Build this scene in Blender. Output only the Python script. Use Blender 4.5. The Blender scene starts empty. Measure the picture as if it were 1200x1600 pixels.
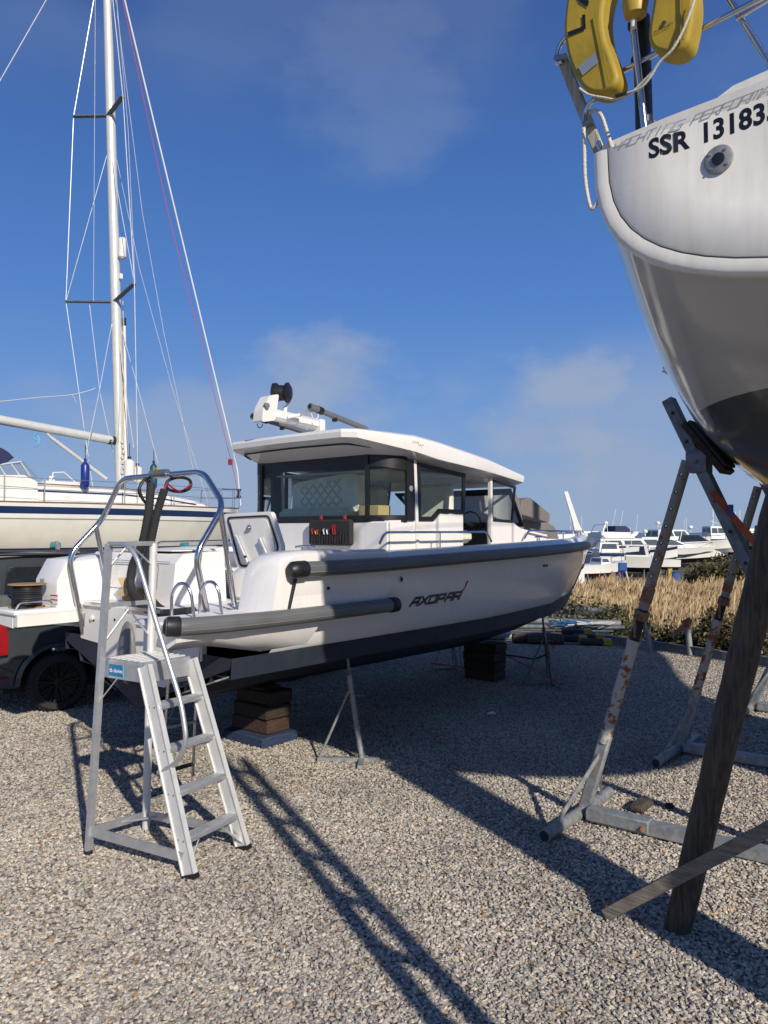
import bpy, math, random
from mathutils import Vector, Matrix
random.seed(7)
SC = bpy.context.scene
COL = SC.collection
R_ = math.radians
V = Vector

# ------------------------------------------------------------------ camera
CZ = 2.05; FPX = 1200.0; HOR = 832.0
PITCH = math.atan((HOR - 800) / FPX)
FW = V((0, math.cos(PITCH), math.sin(PITCH))); UP = V((0, -math.sin(PITCH), math.cos(PITCH)))
CAM = V((0, 0, CZ))
cd = bpy.data.cameras.new('camera'); co = bpy.data.objects.new('camera', cd); COL.objects.link(co)
co.location = CAM; co.rotation_euler = (R_(90) + PITCH, 0, 0)
cd.sensor_fit = 'VERTICAL'; cd.sensor_height = 36; cd.lens = 36 * FPX / 1600
cd.clip_start = 0.05; cd.clip_end = 6000
SC.camera = co

def ray(px, py):
    return V((1, 0, 0)) * ((px - 600) / FPX) + UP * (-(py - 800) / FPX) + FW
def G(px, py, z=0.0):
    r = ray(px, py); return CAM + r * ((z - CZ) / r.z)
def D(px, py, Y):
    r = ray(px, py); return CAM + r * (Y / r.y)
def VP(px, py, P, Q):          # vertical plane through two plan points
    n = V((-(Q[1] - P[1]), Q[0] - P[0], 0)); r = ray(px, py)
    return CAM + r * ((V((P[0], P[1], 0)) - CAM).dot(n) / r.dot(n))

class Frame:
    def __init__(s, ox, oy, deg):
        s.o = V((ox, oy, 0)); s.a = R_(deg)
        s.u = V((math.cos(s.a), math.sin(s.a), 0)); s.v = V((-math.sin(s.a), math.cos(s.a), 0))
    def loc(s, P):
        d = P - s.o; return V((d.dot(s.u), d.dot(s.v), d.z))
    def w(s, x, y, z=0): return s.o + s.u * x + s.v * y + V((0, 0, z))
    def y(s, px, py, c):
        r = ray(px, py); return s.loc(CAM + r * ((c - (CAM - s.o).dot(s.v)) / r.dot(s.v)))
    def x(s, px, py, c):
        r = ray(px, py); return s.loc(CAM + r * ((c - (CAM - s.o).dot(s.u)) / r.dot(s.u)))
    def z(s, px, py, c=0): return s.loc(G(px, py, c))

# ------------------------------------------------------------------ materials
MATS = {}
def nodes(name):
    m = bpy.data.materials.new(name); m.use_nodes = True
    nt = m.node_tree; b = nt.nodes['Principled BSDF']
    MATS[name] = m
    return m, nt, b
def N(nt, t, **kw):
    n = nt.nodes.new(t)
    for k, v in kw.items(): setattr(n, k, v)
    return n
def rgb(c): return (c[0], c[1], c[2], 1)
def coords(nt, scale=1.0, kind='Object', sc3=None):
    tc = N(nt, 'ShaderNodeTexCoord'); mp = N(nt, 'ShaderNodeMapping')
    mp.inputs['Scale'].default_value = sc3 or (scale,) * 3
    nt.links.new(tc.outputs[kind], mp.inputs['Vector'])
    return mp.outputs['Vector']
def ramp(nt, fac, stops, interp='LINEAR'):
    r = N(nt, 'ShaderNodeValToRGB'); r.color_ramp.interpolation = interp
    el = r.color_ramp.elements
    while len(el) < len(stops): el.new(0.5)
    for e, (p, c) in zip(el, stops): e.position = p; e.color = rgb(c)
    nt.links.new(fac, r.inputs['Fac']); return r.outputs['Color']
def noise(nt, vec, scale, detail=4, rough=.55):
    n = N(nt, 'ShaderNodeTexNoise'); n.inputs['Scale'].default_value = scale
    n.inputs['Detail'].default_value = detail; n.inputs['Roughness'].default_value = rough
    nt.links.new(vec, n.inputs['Vector']); return n.outputs['Fac']
def bump(nt, b, h, strength=.3, dist=.01):
    n = N(nt, 'ShaderNodeBump'); n.inputs['Strength'].default_value = strength
    n.inputs['Distance'].default_value = dist
    nt.links.new(h, n.inputs['Height']); nt.links.new(n.outputs['Normal'], b.inputs['Normal'])
def mix(nt, fac, a, b_, blend='MIX'):
    m = N(nt, 'ShaderNodeMix', data_type='RGBA', blend_type=blend)
    for sock, val in ((m.inputs[0], fac), (m.inputs[6], a), (m.inputs[7], b_)):
        if hasattr(val, 'is_linked') or hasattr(val, 'links'): nt.links.new(val, sock)
        elif isinstance(val, (int, float)): sock.default_value = val
        else: sock.default_value = rgb(val)
    return m.outputs[2]
def mat(name, c, rough=.5, metal=0, var=.12, vs=6, bs=0, bd=.004, bsc=60, coat=0, c2=None, sc3=None, streak=0):
    m, nt, b = nodes(name)
    vec = coords(nt, 1, sc3=sc3)
    f = noise(nt, vec, vs)
    hi = c2 or tuple(min(1, x * (1 + var)) for x in c); lo = tuple(x * (1 - var) for x in c)
    cc = ramp(nt, f, [(.3, lo), (.7, hi)])
    if streak:
        g = noise(nt, coords(nt, 1, sc3=(9, 9, .9)), 3, 6, .6)
        cc = mix(nt, 1, cc, ramp(nt, g, [(.35, (1, 1, 1)), (.62, tuple(1 - streak * q for q in (.5, .6, .8))), (.75, tuple(1 - streak * q for q in (1, 1.2, 1.6)))]), 'MULTIPLY')
    nt.links.new(cc, b.inputs['Base Color'])
    b.inputs['Metallic'].default_value = metal
    b.inputs['Coat Weight'].default_value = coat
    b.inputs['Coat Roughness'].default_value = .06
    rr = N(nt, 'ShaderNodeMapRange'); rr.inputs['To Min'].default_value = rough * .8; rr.inputs['To Max'].default_value = min(1, rough * 1.25)
    nt.links.new(noise(nt, vec, vs * 3.3), rr.inputs['Value']); nt.links.new(rr.outputs[0], b.inputs['Roughness'])
    if bs: bump(nt, b, noise(nt, vec, bsc, 3), bs, bd)
    return m
def glass(name, tint, refl=.12, opac=.35, col=(.02, .03, .035)):
    m, nt, b = nodes(name)
    out = nt.nodes['Material Output']
    tr = N(nt, 'ShaderNodeBsdfTransparent'); tr.inputs['Color'].default_value = rgb(tint)
    gl = N(nt, 'ShaderNodeBsdfGlossy'); gl.inputs['Roughness'].default_value = .02
    fr = N(nt, 'ShaderNodeFresnel'); fr.inputs['IOR'].default_value = 1.45
    b.inputs['Base Color'].default_value = rgb(col); b.inputs['Roughness'].default_value = .05
    m1 = N(nt, 'ShaderNodeMixShader'); m1.inputs[0].default_value = opac
    nt.links.new(tr.outputs[0], m1.inputs[1]); nt.links.new(b.outputs[0], m1.inputs[2])
    m2 = N(nt, 'ShaderNodeMixShader'); nt.links.new(fr.outputs[0], m2.inputs[0])
    nt.links.new(m1.outputs[0], m2.inputs[1]); nt.links.new(gl.outputs[0], m2.inputs[2])
    nt.links.new(m2.outputs[0], out.inputs['Surface'])
    return m
def band(name, z0, z1, stops, rough=.25, coat=.3, dirt=None):
    """horizontal paint bands on a hull, by height on the hull"""
    m, nt, b = nodes(name)
    tc = N(nt, 'ShaderNodeTexCoord'); sp = N(nt, 'ShaderNodeSeparateXYZ')
    nt.links.new(tc.outputs['Object'], sp.inputs[0])
    mr = N(nt, 'ShaderNodeMapRange'); mr.inputs['From Min'].default_value = z0; mr.inputs['From Max'].default_value = z1
    nt.links.new(sp.outputs['Z'], mr.inputs['Value'])
    cfac = ramp(nt, mr.outputs[0], [((z - z0) / (z1 - z0), c) for z, c in stops], 'CONSTANT')
    f = noise(nt, tc.outputs['Object'], 2.3, 5)
    col = mix(nt, .5, cfac, ramp(nt, f, [(.3, (.8, .8, .8)), (.7, (1, 1, 1))]), 'MULTIPLY')
    nt.links.new(col, b.inputs['Base Color'])
    b.inputs['Roughness'].default_value = rough; b.inputs['Coat Weight'].default_value = coat
    b.inputs['Coat Roughness'].default_value = .08
    return m

WHITE = mat('white gelcoat', (.80, .785, .765), .22, var=.03, vs=2, coat=.4, streak=.07)
WHITE2 = mat('warm white gelcoat', (.76, .74, .70), .28, var=.05, vs=3, coat=.3, streak=.08)
NONSKID = mat('nonskid deck', (.72, .72, .72), .6, var=.05, bs=.3, bd=.001, bsc=400)
GREYHULL = mat('dark grey antifouling', (.014, .020, .032), .6, var=.25, vs=4)
TUBEG = mat('grey rubber fender', (.12, .125, .125), .42, var=.15, vs=3, bs=.1, bd=.001, bsc=90)
BLACK = mat('black rubber', (.012, .012, .014), .45, var=.2)
BLACKM = mat('matt black', (.02, .021, .024), .8, var=.2)
CHROME = mat('stainless tube', (.62, .62, .63), .16, 1, var=.08, vs=9)
ALU = mat('mill aluminium', (.60, .61, .62), .42, .75, var=.12, vs=14, bs=.15, bd=.0008, bsc=120)
ALU2 = mat('bright aluminium', (.72, .72, .70), .45, .35, var=.08, vs=10)
GALV = mat('galvanised steel', (.30, .31, .31), .55, .45, var=.28, vs=22, bs=.2, bd=.001)
GALVD = mat('dark galvanised steel', (.15, .17, .19), .55, .35, var=.3, vs=18, bs=.2, bd=.001)
SPAR = mat('anodised spar', (.62, .63, .60), .38, .2, var=.06)
DARKM = mat('dark metal', (.03, .032, .036), .5, .3)
ORANGE = mat('orange webbing', (.42, .10, .045), .75, bs=.4, bd=.001, bsc=300)
BLUEP = mat('blue plastic', (.01, .07, .28), .4)
TEALP = mat('teal pad', (.03, .20, .27), .6, var=.3)
BLUEROPE = mat('blue rope', (.012, .13, .30), .7)
LBLUEROPE = mat('light blue rope', (.12, .38, .62), .7)
RED = mat('red plastic', (.33, .012, .015), .35)
YEL = mat('yellow plastic', (.42, .29, .03), .45)
YELBUOY = mat('yellow buoy cover', (.36, .25, .02), .62, var=.22, vs=5, bs=.5, bd=.006, bsc=14)
REFL = mat('reflective patch', (.30, .33, .36), .35, .3)
NAVY = mat('navy fabric', (.012, .02, .07), .7)
NAVYG = mat('navy gloss', (.008, .022, .09), .2, coat=.4)
GRAYFAB = mat('taupe vinyl', (.19, .17, .155), .7, var=.1, bs=.2, bd=.004, bsc=20)
RADOME = mat('white plastic', (.72, .71, .68), .35, var=.04)
GREYP = mat('grey plastic', (.16, .165, .17), .45)
POLEG = mat('grey pole', (.14, .14, .14), .5, .1)
CARD = mat('cardboard', (.33, .20, .09), .85, var=.15)
CARDL = mat('pale cardboard', (.50, .38, .18), .85, var=.1)
INTER = mat('cabin lining', (.60, .60, .57), .7)
SEATM = mat('pale seat vinyl', (.80, .80, .70), .55)
CANVAS = mat('navy canvas', (.02, .03, .07), .85)
TEAK = mat('teak', (.20, .12, .06), .7, var=.3, vs=12)
CURTAIN = mat('curtain', (.6, .58, .55), .9)
VANP = mat('grey van paint', (.035, .045, .055), .3, .2, var=.04, coat=.6)
VANGL = mat('dark van glass', (.012, .014, .017), .08, coat=.5)
TYRE = mat('tyre', (.022, .022, .023), .85, bs=.5, bd=.003, bsc=80)
LAMP = mat('red lamp', (.26, .006, .01), .15, coat=.5)
CERA = mat('lettering black', (.008, .009, .012), .4)
LOGO = mat('lettering steel', (.10, .10, .11), .3, .5)
LOGOR = mat('lettering red', (.40, .01, .02), .35)
FADE = mat('faded lettering', (.30, .31, .33), .6)
STKB = mat('sticker blue', (.01, .17, .36), .35, var=.03)
STKL = mat('sticker light blue', (.2, .50, .70), .35, var=.03)
STKW = mat('sticker white', (.8, .8, .8), .4, var=.02)
STKR = mat('sticker red', (.6, .03, .05), .4, var=.02)
CLEAR = glass('clear glass', (.90, .96, .93), opac=.02, col=(.03, .05, .05))
CLEARP = glass('clear vinyl', (.75, .78, .8), opac=.35, col=(.3, .33, .36))
DGLASS = mat('dark boat glass', (.02, .025, .03), .06, coat=.4)
MGLASS = mat('boat glass', (.07, .09, .10), .1, coat=.4)
STONEL = mat('light stone', (.6, .58, .54), .8)
ROPEW = mat('white rope', (.55, .52, .46), .85, var=.3, vs=150, bs=.6, bd=.003, bsc=250)
WIRE = mat('rigging wire', (.66, .67, .68), .35, .3)
REDROPE = mat('red rope', (.50, .05, .07), .7)
GREENH = mat('brown bush stem', (.09, .06, .04), .9)

def rusty(name, base, amt=.5, zlo=.3, zhi=1.6):
    m, nt, b = nodes(name)
    vec = coords(nt, 1)
    f1 = noise(nt, vec, 16, 6, .65); f2 = noise(nt, vec, 60, 4)
    sp = N(nt, 'ShaderNodeSeparateXYZ'); nt.links.new(vec, sp.inputs[0])
    mr = N(nt, 'ShaderNodeMapRange'); mr.inputs['From Min'].default_value = zhi; mr.inputs['From Max'].default_value = zlo
    mr.inputs['To Min'].default_value = -.07; mr.inputs['To Max'].default_value = .06
    nt.links.new(sp.outputs['Z'], mr.inputs['Value'])
    ad = N(nt, 'ShaderNodeMath', operation='ADD'); nt.links.new(f1, ad.inputs[0]); nt.links.new(mr.outputs[0], ad.inputs[1])
    fac = ramp(nt, ad.outputs[0], [(.60 - amt * .12, (0, 0, 0)), (.65 - amt * .12, (1, 1, 1))])
    rc = ramp(nt, f2, [(.3, (.05, .02, .012)), (.55, (.28, .09, .025)), (.75, (.42, .18, .05))])
    bc = ramp(nt, f2, [(.3, tuple(x * .8 for x in base)), (.7, base)])
    nt.links.new(mix(nt, fac, bc, rc), b.inputs['Base Color'])
    b.inputs['Roughness'].default_value = .65
    bump(nt, b, f1, .3, .003)
    return m
RUSTY = rusty('rusty painted steel', (.46, .46, .42), .55, .45, 1.9)
RUSTY2 = rusty('flaking painted steel', (.44, .42, .36), .75, .3, 2.2)
RUSTD = rusty('rusted brown steel', (.20, .16, .13), 1.1, 0, 3)

def wood(name, c1, c2, sc3=(12, 12, 1.2), bs=.5):
    m, nt, b = nodes(name)
    vec = coords(nt, 1, sc3=sc3)
    f = noise(nt, vec, 5, 6, .65); g = noise(nt, coords(nt, 1), 3, 3)
    c = mix(nt, g, ramp(nt, f, [(.3, c1), (.72, c2)]), ramp(nt, f, [(.35, tuple(x * .6 for x in c1)), (.7, tuple(x * .85 for x in c2))]))
    nt.links.new(c, b.inputs['Base Color']); b.inputs['Roughness'].default_value = .85
    bump(nt, b, f, bs, .008)
    return m
WPOST = wood('weathered post timber', (.035, .028, .021), (.125, .10, .073))  # timber tone darkened to carry the shade on the leaning post
WPLANK = wood('grey plank timber', (.14, .12, .095), (.30, .26, .205), (1.5, 1.5, 14))
WSLEEP = wood('dark sleeper timber', (.014, .010, .008), (.06, .04, .028), (1.2, 10, 10))
WSLEEP2 = wood('brown sleeper timber', (.025, .012, .009), (.10, .052, .034), (1.2, 10, 10))
WBLUE = wood('blue painted timber', (.012, .022, .06), (.035, .06, .13), (1.2, 10, 10), .3)
WOUT = wood('bleached board', (.30, .28, .22), (.60, .57, .47), (10, 10, 1.5))

def quilt():
    m, nt, b = nodes('quilted seat vinyl')
    vec = coords(nt, 1)
    hs = []
    for ang in (45, -45):
        mp = N(nt, 'ShaderNodeMapping'); mp.inputs['Rotation'].default_value = (R_(ang), 0, 0)
        nt.links.new(vec, mp.inputs['Vector'])
        wv = N(nt, 'ShaderNodeTexWave', bands_direction='Z'); wv.inputs['Scale'].default_value = 3.6
        nt.links.new(mp.outputs[0], wv.inputs['Vector'])
        hs.append(ramp(nt, wv.outputs['Fac'], [(0, (0, 0, 0)), (.30, (1, 1, 1))]))
    mu = mix(nt, 1.0, hs[0], hs[1], 'MULTIPLY')
    nt.links.new(mix(nt, mu, (.58, .59, .50), (.82, .83, .73)), b.inputs['Base Color'])
    b.inputs['Roughness'].default_value = .5
    bump(nt, b, mu, .7, .02)
    return m
QUILT = quilt()
def netmat():
    m, nt, b = nodes('cargo net')
    out = nt.nodes['Material Output']
    vec = coords(nt, 1)
    br = N(nt, 'ShaderNodeTexBrick'); br.offset = 0
    sp = N(nt, 'ShaderNodeSeparateXYZ'); nt.links.new(vec, sp.inputs[0])
    cb = N(nt, 'ShaderNodeCombineXYZ'); nt.links.new(sp.outputs['Y'], cb.inputs[0]); nt.links.new(sp.outputs['Z'], cb.inputs[1])
    nt.links.new(cb.outputs[0], br.inputs['Vector'])
    br.inputs['Scale'].default_value = 1; br.inputs['Brick Width'].default_value = .026; br.inputs['Row Height'].default_value = .022
    br.inputs['Mortar Size'].default_value = .0055; br.inputs['Mortar Smooth'].default_value = 0
    br.inputs['Color1'].default_value = br.inputs['Color2'].default_value = (.45, .42, .45, 1)
    br.inputs['Mortar'].default_value = (.02, .02, .03, 1)
    nt.links.new(br.outputs['Color'], b.inputs['Base Color']); b.inputs['Roughness'].default_value = .9
    return m
NETM = netmat()

# ------------------------------------------------------------------ mesh builder
class MB:
    def __init__(s): s.v = []; s.f = []; s.m = []
    def add(s, vs, fs, mi=0):
        o = len(s.v); s.v += [V(p) for p in vs]
        for f in fs: s.f.append([i + o for i in f]); s.m.append(mi)
        return s
    def box(s, c, sz, rz=0, M=None, mi=0, bev=0):
        x, y, z = (a / 2 for a in sz)
        b = min(bev, x * .9, y * .9, z * .9)
        if b > 0:
            vs = []; fs = []
            # chamfered box: three rings per z
            def ring(xx, yy, zz, bb): return [(xx - bb, -yy, zz), (xx, -yy + bb, zz), (xx, yy - bb, zz), (xx - bb, yy, zz), (-xx + bb, yy, zz), (-xx, yy - bb, zz), (-xx, -yy + bb, zz), (-xx + bb, -yy, zz)]
            rings = [ring(x - b, y - b, -z, b * .6), ring(x, y, -z + b, b), ring(x, y, z - b, b), ring(x - b, y - b, z, b * .6)]
            for r in rings: vs += r
            for k in range(3):
                for i in range(8):
                    j = (i + 1) % 8; fs.append((k * 8 + i, k * 8 + j, (k + 1) * 8 + j, (k + 1) * 8 + i))
            fs.append(tuple(range(7, -1, -1))); fs.append(tuple(range(24, 32)))
        else:
            vs = [(-x, -y, -z), (x, -y, -z), (x, y, -z), (-x, y, -z), (-x, -y, z), (x, -y, z), (x, y, z), (-x, y, z)]
            fs = [(0, 3, 2, 1), (4, 5, 6, 7), (0, 1, 5, 4), (1, 2, 6, 5), (2, 3, 7, 6), (3, 0, 4, 7)]
        Mx = M if M is not None else Matrix.Rotation(rz, 3, 'Z')
        return s.add([V(c) + Mx @ V(p) for p in vs], fs, mi)
    def bar(s, p, q, w, h, up=(0, 0, 1), mi=0, bev=0):
        p = V(p); q = V(q); d = (q - p); L = d.length; d = d / L
        side = V(up).cross(d)
        if side.length < 1e-4: side = V((1, 0, 0)).cross(d)
        side.normalize(); u2 = d.cross(side)
        M = Matrix((d, side, u2)).transposed()
        return s.box((p + q) / 2, (L, w, h), M=M, mi=mi, bev=bev)
    def tube(s, pts, r, n=8, cap=True, mi=0, closed=False):
        pts = [V(p) for p in pts]; K = len(pts)
        rs = r if isinstance(r, (list, tuple)) else [r] * K
        t0 = (pts[1] - pts[0]).normalized()
        nrm = V((0, 0, 1)).cross(t0)
        if nrm.length < 1e-3: nrm = V((1, 0, 0)).cross(t0)
        nrm.normalize(); vs = []
        for i, p in enumerate(pts):
            if closed: t = (pts[(i + 1) % K] - pts[i - 1])
            elif i == 0: t = pts[1] - pts[0]
            elif i == K - 1: t = pts[-1] - pts[-2]
            else: t = (pts[i + 1] - pts[i]).normalized() + (pts[i] - pts[i - 1]).normalized()
            t.normalize()
            nrm = (nrm - t * nrm.dot(t)).normalized(); b = t.cross(nrm)
            vs += [p + (nrm * math.cos(2 * math.pi * k / n) + b * math.sin(2 * math.pi * k / n)) * rs[i] for k in range(n)]
        fs = []
        for i in range(K if closed else K - 1):
            a = i * n; c = ((i + 1) % K) * n
            for k in range(n):
                l = (k + 1) % n; fs.append((a + k, a + l, c + l, c + k))
        if cap and not closed:
            fs.append(tuple(range(n - 1, -1, -1))); fs.append(tuple((K - 1) * n + k for k in range(n)))
        return s.add(vs, fs, mi)
    def rev(s, c, prof, n=20, axis=(0, 0, 1), mi=0, cap=True):
        """surface of revolution, prof = [(r, h)...] along the axis"""
        c = V(c); ax = V(axis).normalized(); return s.tube([c + ax * h for r_, h in prof], [max(r_, 1e-4) for r_, h in prof], n, cap, mi) if all(abs(prof[i + 1][1] - prof[i][1]) > 1e-6 for i in range(len(prof) - 1)) else s._rev(c, prof, n, ax, mi, cap)
    def _rev(s, c, prof, n, ax, mi, cap):
        a = ax.orthogonal().normalized(); b = ax.cross(a); vs = []
        for r_, h in prof: vs += [c + ax * h + (a * math.cos(2 * math.pi * k / n) + b * math.sin(2 * math.pi * k / n)) * max(r_, 1e-4) for k in range(n)]
        fs = [(i * n + k, i * n + (k + 1) % n, (i + 1) * n + (k + 1) % n, (i + 1) * n + k) for i in range(len(prof) - 1) for k in range(n)]
        if cap: fs.append(tuple(range(n - 1, -1, -1))); fs.append(tuple((len(prof) - 1) * n + k for k in range(n)))
        return s.add(vs, fs, mi)
    def ball(s, c, r, n=12, mi=0):
        r = r if isinstance(r, (tuple, list)) else (r, r, r); m_ = n // 2; vs = []
        for i in range(1, m_):
            t = math.pi * i / m_
            vs += [(c[0] + r[0] * math.sin(t) * math.cos(2 * math.pi * k / n), c[1] + r[1] * math.sin(t) * math.sin(2 * math.pi * k / n), c[2] + r[2] * math.cos(t)) for k in range(n)]
        fs = [(i * n + k, (i + 1) * n + k, (i + 1) * n + (k + 1) % n, i * n + (k + 1) % n) for i in range(m_ - 2) for k in range(n)]
        t = len(vs); vs += [(c[0], c[1], c[2] + r[2]), (c[0], c[1], c[2] - r[2])]
        fs += [(t, k, (k + 1) % n) for k in range(n)] + [(t + 1, (m_ - 2) * n + (k + 1) % n, (m_ - 2) * n + k) for k in range(n)]
        return s.add(vs, fs, mi)
    def prism(s, poly, d, mi=0):
        """poly: 3D points of a flat face, d: extrusion vector"""
        n = len(poly); poly = [V(p) for p in poly]; d = V(d)
        fs = [tuple(range(n)), tuple(range(2 * n - 1, n - 1, -1))] + [(i, i + n, (i + 1) % n + n, (i + 1) % n) for i in range(n)]
        return s.add(poly + [p + d for p in poly], fs, mi)
    def loft(s, rings, mi=0, closed=True, cap=(True, True), mf=None):
        n = len(rings[0]); vs = [p for r_ in rings for p in r_]; fs = []
        for i in range(len(rings) - 1):
            for k in range(n if closed else n - 1):
                l = (k + 1) % n; fs.append((i * n + k, i * n + l, (i + 1) * n + l, (i + 1) * n + k))
        if closed and cap[0]: fs.append(tuple(range(n - 1, -1, -1)))
        if closed and cap[1]: fs.append(tuple((len(rings) - 1) * n + k for k in range(n)))
        return s.add(vs, fs, mi)
    def build(s, name, mats, parent=None, world=False, angle=38, smooth=True):
        if not isinstance(mats, (list, tuple)): mats = [mats]
        vs = s.v; o_loc = V((0, 0, 0))
        if parent is not None and world:
            root = parent
            while root.parent is not None: root = root.parent
            a = root.rotation_euler.z; l = root.location
            Mi = Matrix.Rotation(-a, 3, 'Z'); vs = [Mi @ (p - l) for p in vs]
        if parent is None:
            xs = [p.x for p in vs]; ys = [p.y for p in vs]; zs = [p.z for p in vs]
            o_loc = V(((min(xs) + max(xs)) / 2, (min(ys) + max(ys)) / 2, min(zs)))
            vs = [p - o_loc for p in vs]
        me = bpy.data.meshes.new(name); me.from_pydata([tuple(p) for p in vs], [], s.f)
        for m_ in mats: me.materials.append(m_)
        me.polygons.foreach_set('material_index', s.m)
        me.validate(); me.update()
        import bmesh
        bm = bmesh.new(); bm.from_mesh(me); bmesh.ops.recalc_face_normals(bm, faces=bm.faces); bm.to_mesh(me); bm.free()
        if smooth:
            me.polygons.foreach_set('use_smooth', [True] * len(me.polygons))
            me.set_sharp_from_angle(angle=R_(angle))
        ob = bpy.data.objects.new(name, me); COL.objects.link(ob); ob.location = o_loc
        if parent is not None: ob.parent = parent
        return ob

def tag(o, label, cat, group=None, kind=None):
    if label: o['label'] = label
    if cat: o['category'] = cat
    if group: o['group'] = group
    if kind: o['kind'] = kind
    return o
def thing(name, label, cat, loc=(0, 0, 0), rz=0, group=None):
    o = bpy.data.objects.new(name, None); COL.objects.link(o); o.location = loc; o.rotation_euler = (0, 0, rz)
    o.empty_display_size = .2
    return tag(o, label, cat, group)
def struct(o): o['kind'] = 'structure'; return o
def copy_tree(o, parent=None):
    c = o.copy(); COL.objects.link(c)
    if parent: c.parent = parent
    for ch in [x for x in bpy.data.objects if x.parent == o]: copy_tree(ch, c)
    return c
def fillet(pts, r, k=5, closed=False):
    pts = [V(p) for p in pts]; out = [] if closed else [pts[0]]; n = len(pts)
    for i in (range(n) if closed else range(1, n - 1)):
        a, b, c = pts[i - 1], pts[i], pts[(i + 1) % n]
        d1 = a - b; d2 = c - b; rr = min(r, d1.length * .48, d2.length * .48)
        p = b + d1.normalized() * rr; q = b + d2.normalized() * rr
        for j in range(k + 1):
            t = j / k; out.append(p * (1 - t) ** 2 + b * 2 * t * (1 - t) + q * t * t)
    if not closed: out.append(pts[-1])
    return out
def spline(pts, k=6):
    pts = [V(p) for p in pts]; P = [pts[0]] + pts + [pts[-1]]; out = []
    for i in range(1, len(P) - 2):
        a, b, c, d = P[i - 1], P[i], P[i + 1], P[i + 2]
        for j in range(k):
            t = j / k; out.append(.5 * ((2 * b) + (c - a) * t + (2 * a - 5 * b + 4 * c - d) * t * t + (3 * b - a - 3 * c + d) * t ** 3))
    out.append(pts[-1]); return out
def lerp(a, b, t): return a + (b - a) * t
def interp(tab, x):
    if x <= tab[0][0]: return tab[0][1]
    for (x0, y0), (x1, y1) in zip(tab, tab[1:]):
        if x <= x1:
            t = (x - x0) / (x1 - x0); t2 = t * t * (3 - 2 * t) * .25 + t * .75
            return y0 + (y1 - y0) * t2
    return tab[-1][1]
def wires(name, segs, r, m, parent=None, world=False, n=5, part=False):
    b = MB()
    for s_ in segs: b.tube(s_, r, n)
    return b.build(name, m, parent, world)

# ------------------------------------------------------------------ lettering
GL = {'A': [[(0, 0), (.25, 1), (.9, 1), (.9, 0)], [(.1, .42), (.9, .42)]], 'X': [[(0, 0), (.9, 1)], [(0, 1), (.9, 0)]],
      'O': [[(0, 0), (0, 1), (.9, 1), (.9, 0), (0, 0)]], 'P': [[(0, 0), (0, 1), (.9, 1), (.9, .42), (0, .42)]],
      'R': [[(0, 0), (0, 1), (.9, 1), (.9, .42), (0, .42)], [(.4, .42), (.9, 0)]], 'Y': [[(0, 1), (.1, .5), (.9, .5)], [(.9, 1), (.9, 0)]],
      'C': [[(.9, 1), (0, 1), (0, 0), (.9, 0)]], 'H': [[(0, 0), (0, 1)], [(.9, 0), (.9, 1)], [(0, .5), (.9, .5)]],
      'T': [[(0, 1), (.9, 1)], [(.45, 1), (.45, 0)]], 'I': [[(.4, 0), (.4, 1)]], 'N': [[(0, 0), (0, 1), (.9, 1), (.9, 0)]],
      'G': [[(.9, 1), (0, 1), (0, 0), (.9, 0), (.9, .5), (.5, .5)]], 'E': [[(.9, 1), (0, 1), (0, 0), (.9, 0)], [(0, .5), (.8, .5)]],
      'F': [[(.9, 1), (0, 1), (0, 0)], [(0, .5), (.8, .5)]], 'M': [[(0, 0), (0, 1), (.9, 1), (.9, 0)], [(.45, 1), (.45, .1)]], ' ': []}
def strokes(mb, text, P, h, w, th, gap, shear, eps=.0012):
    """P(u, v) -> 3D point on the surface; letters h high, w wide"""
    u = 0; q = 0
    for ch in text:
        for ln in GL[ch]:
            pts = [(u + a * w + b * h * shear, b * h) for a, b in ln]
            for (a, b), (c, d) in zip(pts, pts[1:]):
                L = math.hypot(c - a, d - b); dx, dy = (c - a) / L * th / 2, (d - b) / L * th / 2
                a2, b2, c2, d2 = a - dx, b - dy, c + dx, d + dy
                quad = [(a2 - dy, b2 + dx), (a2 + dy, b2 - dx), (c2 + dy, d2 - dx), (c2 - dy, d2 + dx)]
                q = (q + 1) % 4
                mb.add([P(x, y, eps + q * .0004) for x, y in quad], [(0, 1, 2, 3)])
        u += w + gap
    return u
def text_mesh(name, s, size, place, m, parent, bold=0.0, world=False, space=1.0):
    """Blender's own font turned into a mesh, each vertex laid on a surface by place(u, v, h)"""
    cu = bpy.data.curves.new('tmp', 'FONT'); cu.body = s; cu.size = size; cu.offset = bold; cu.space_character = space
    cu.resolution_u = 4
    ob = bpy.data.objects.new('tmp', cu); COL.objects.link(ob)
    dg = bpy.context.evaluated_depsgraph_get(); me = ob.evaluated_get(dg).to_mesh()
    mb = MB(); mb.add([place(v.co.x, v.co.y, .0012) for v in me.vertices], [tuple(p.vertices) for p in me.polygons])
    bpy.data.objects.remove(ob)
    return mb.build(name, m, parent, world, smooth=False)
def plane_placer(o, u, v):
    o = V(o); u = V(u).normalized(); v = V(v); v = (v - u * v.dot(u)).normalized(); n = u.cross(v)
    return lambda a, b, h=0: o + u * a + v * b + n * h

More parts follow.
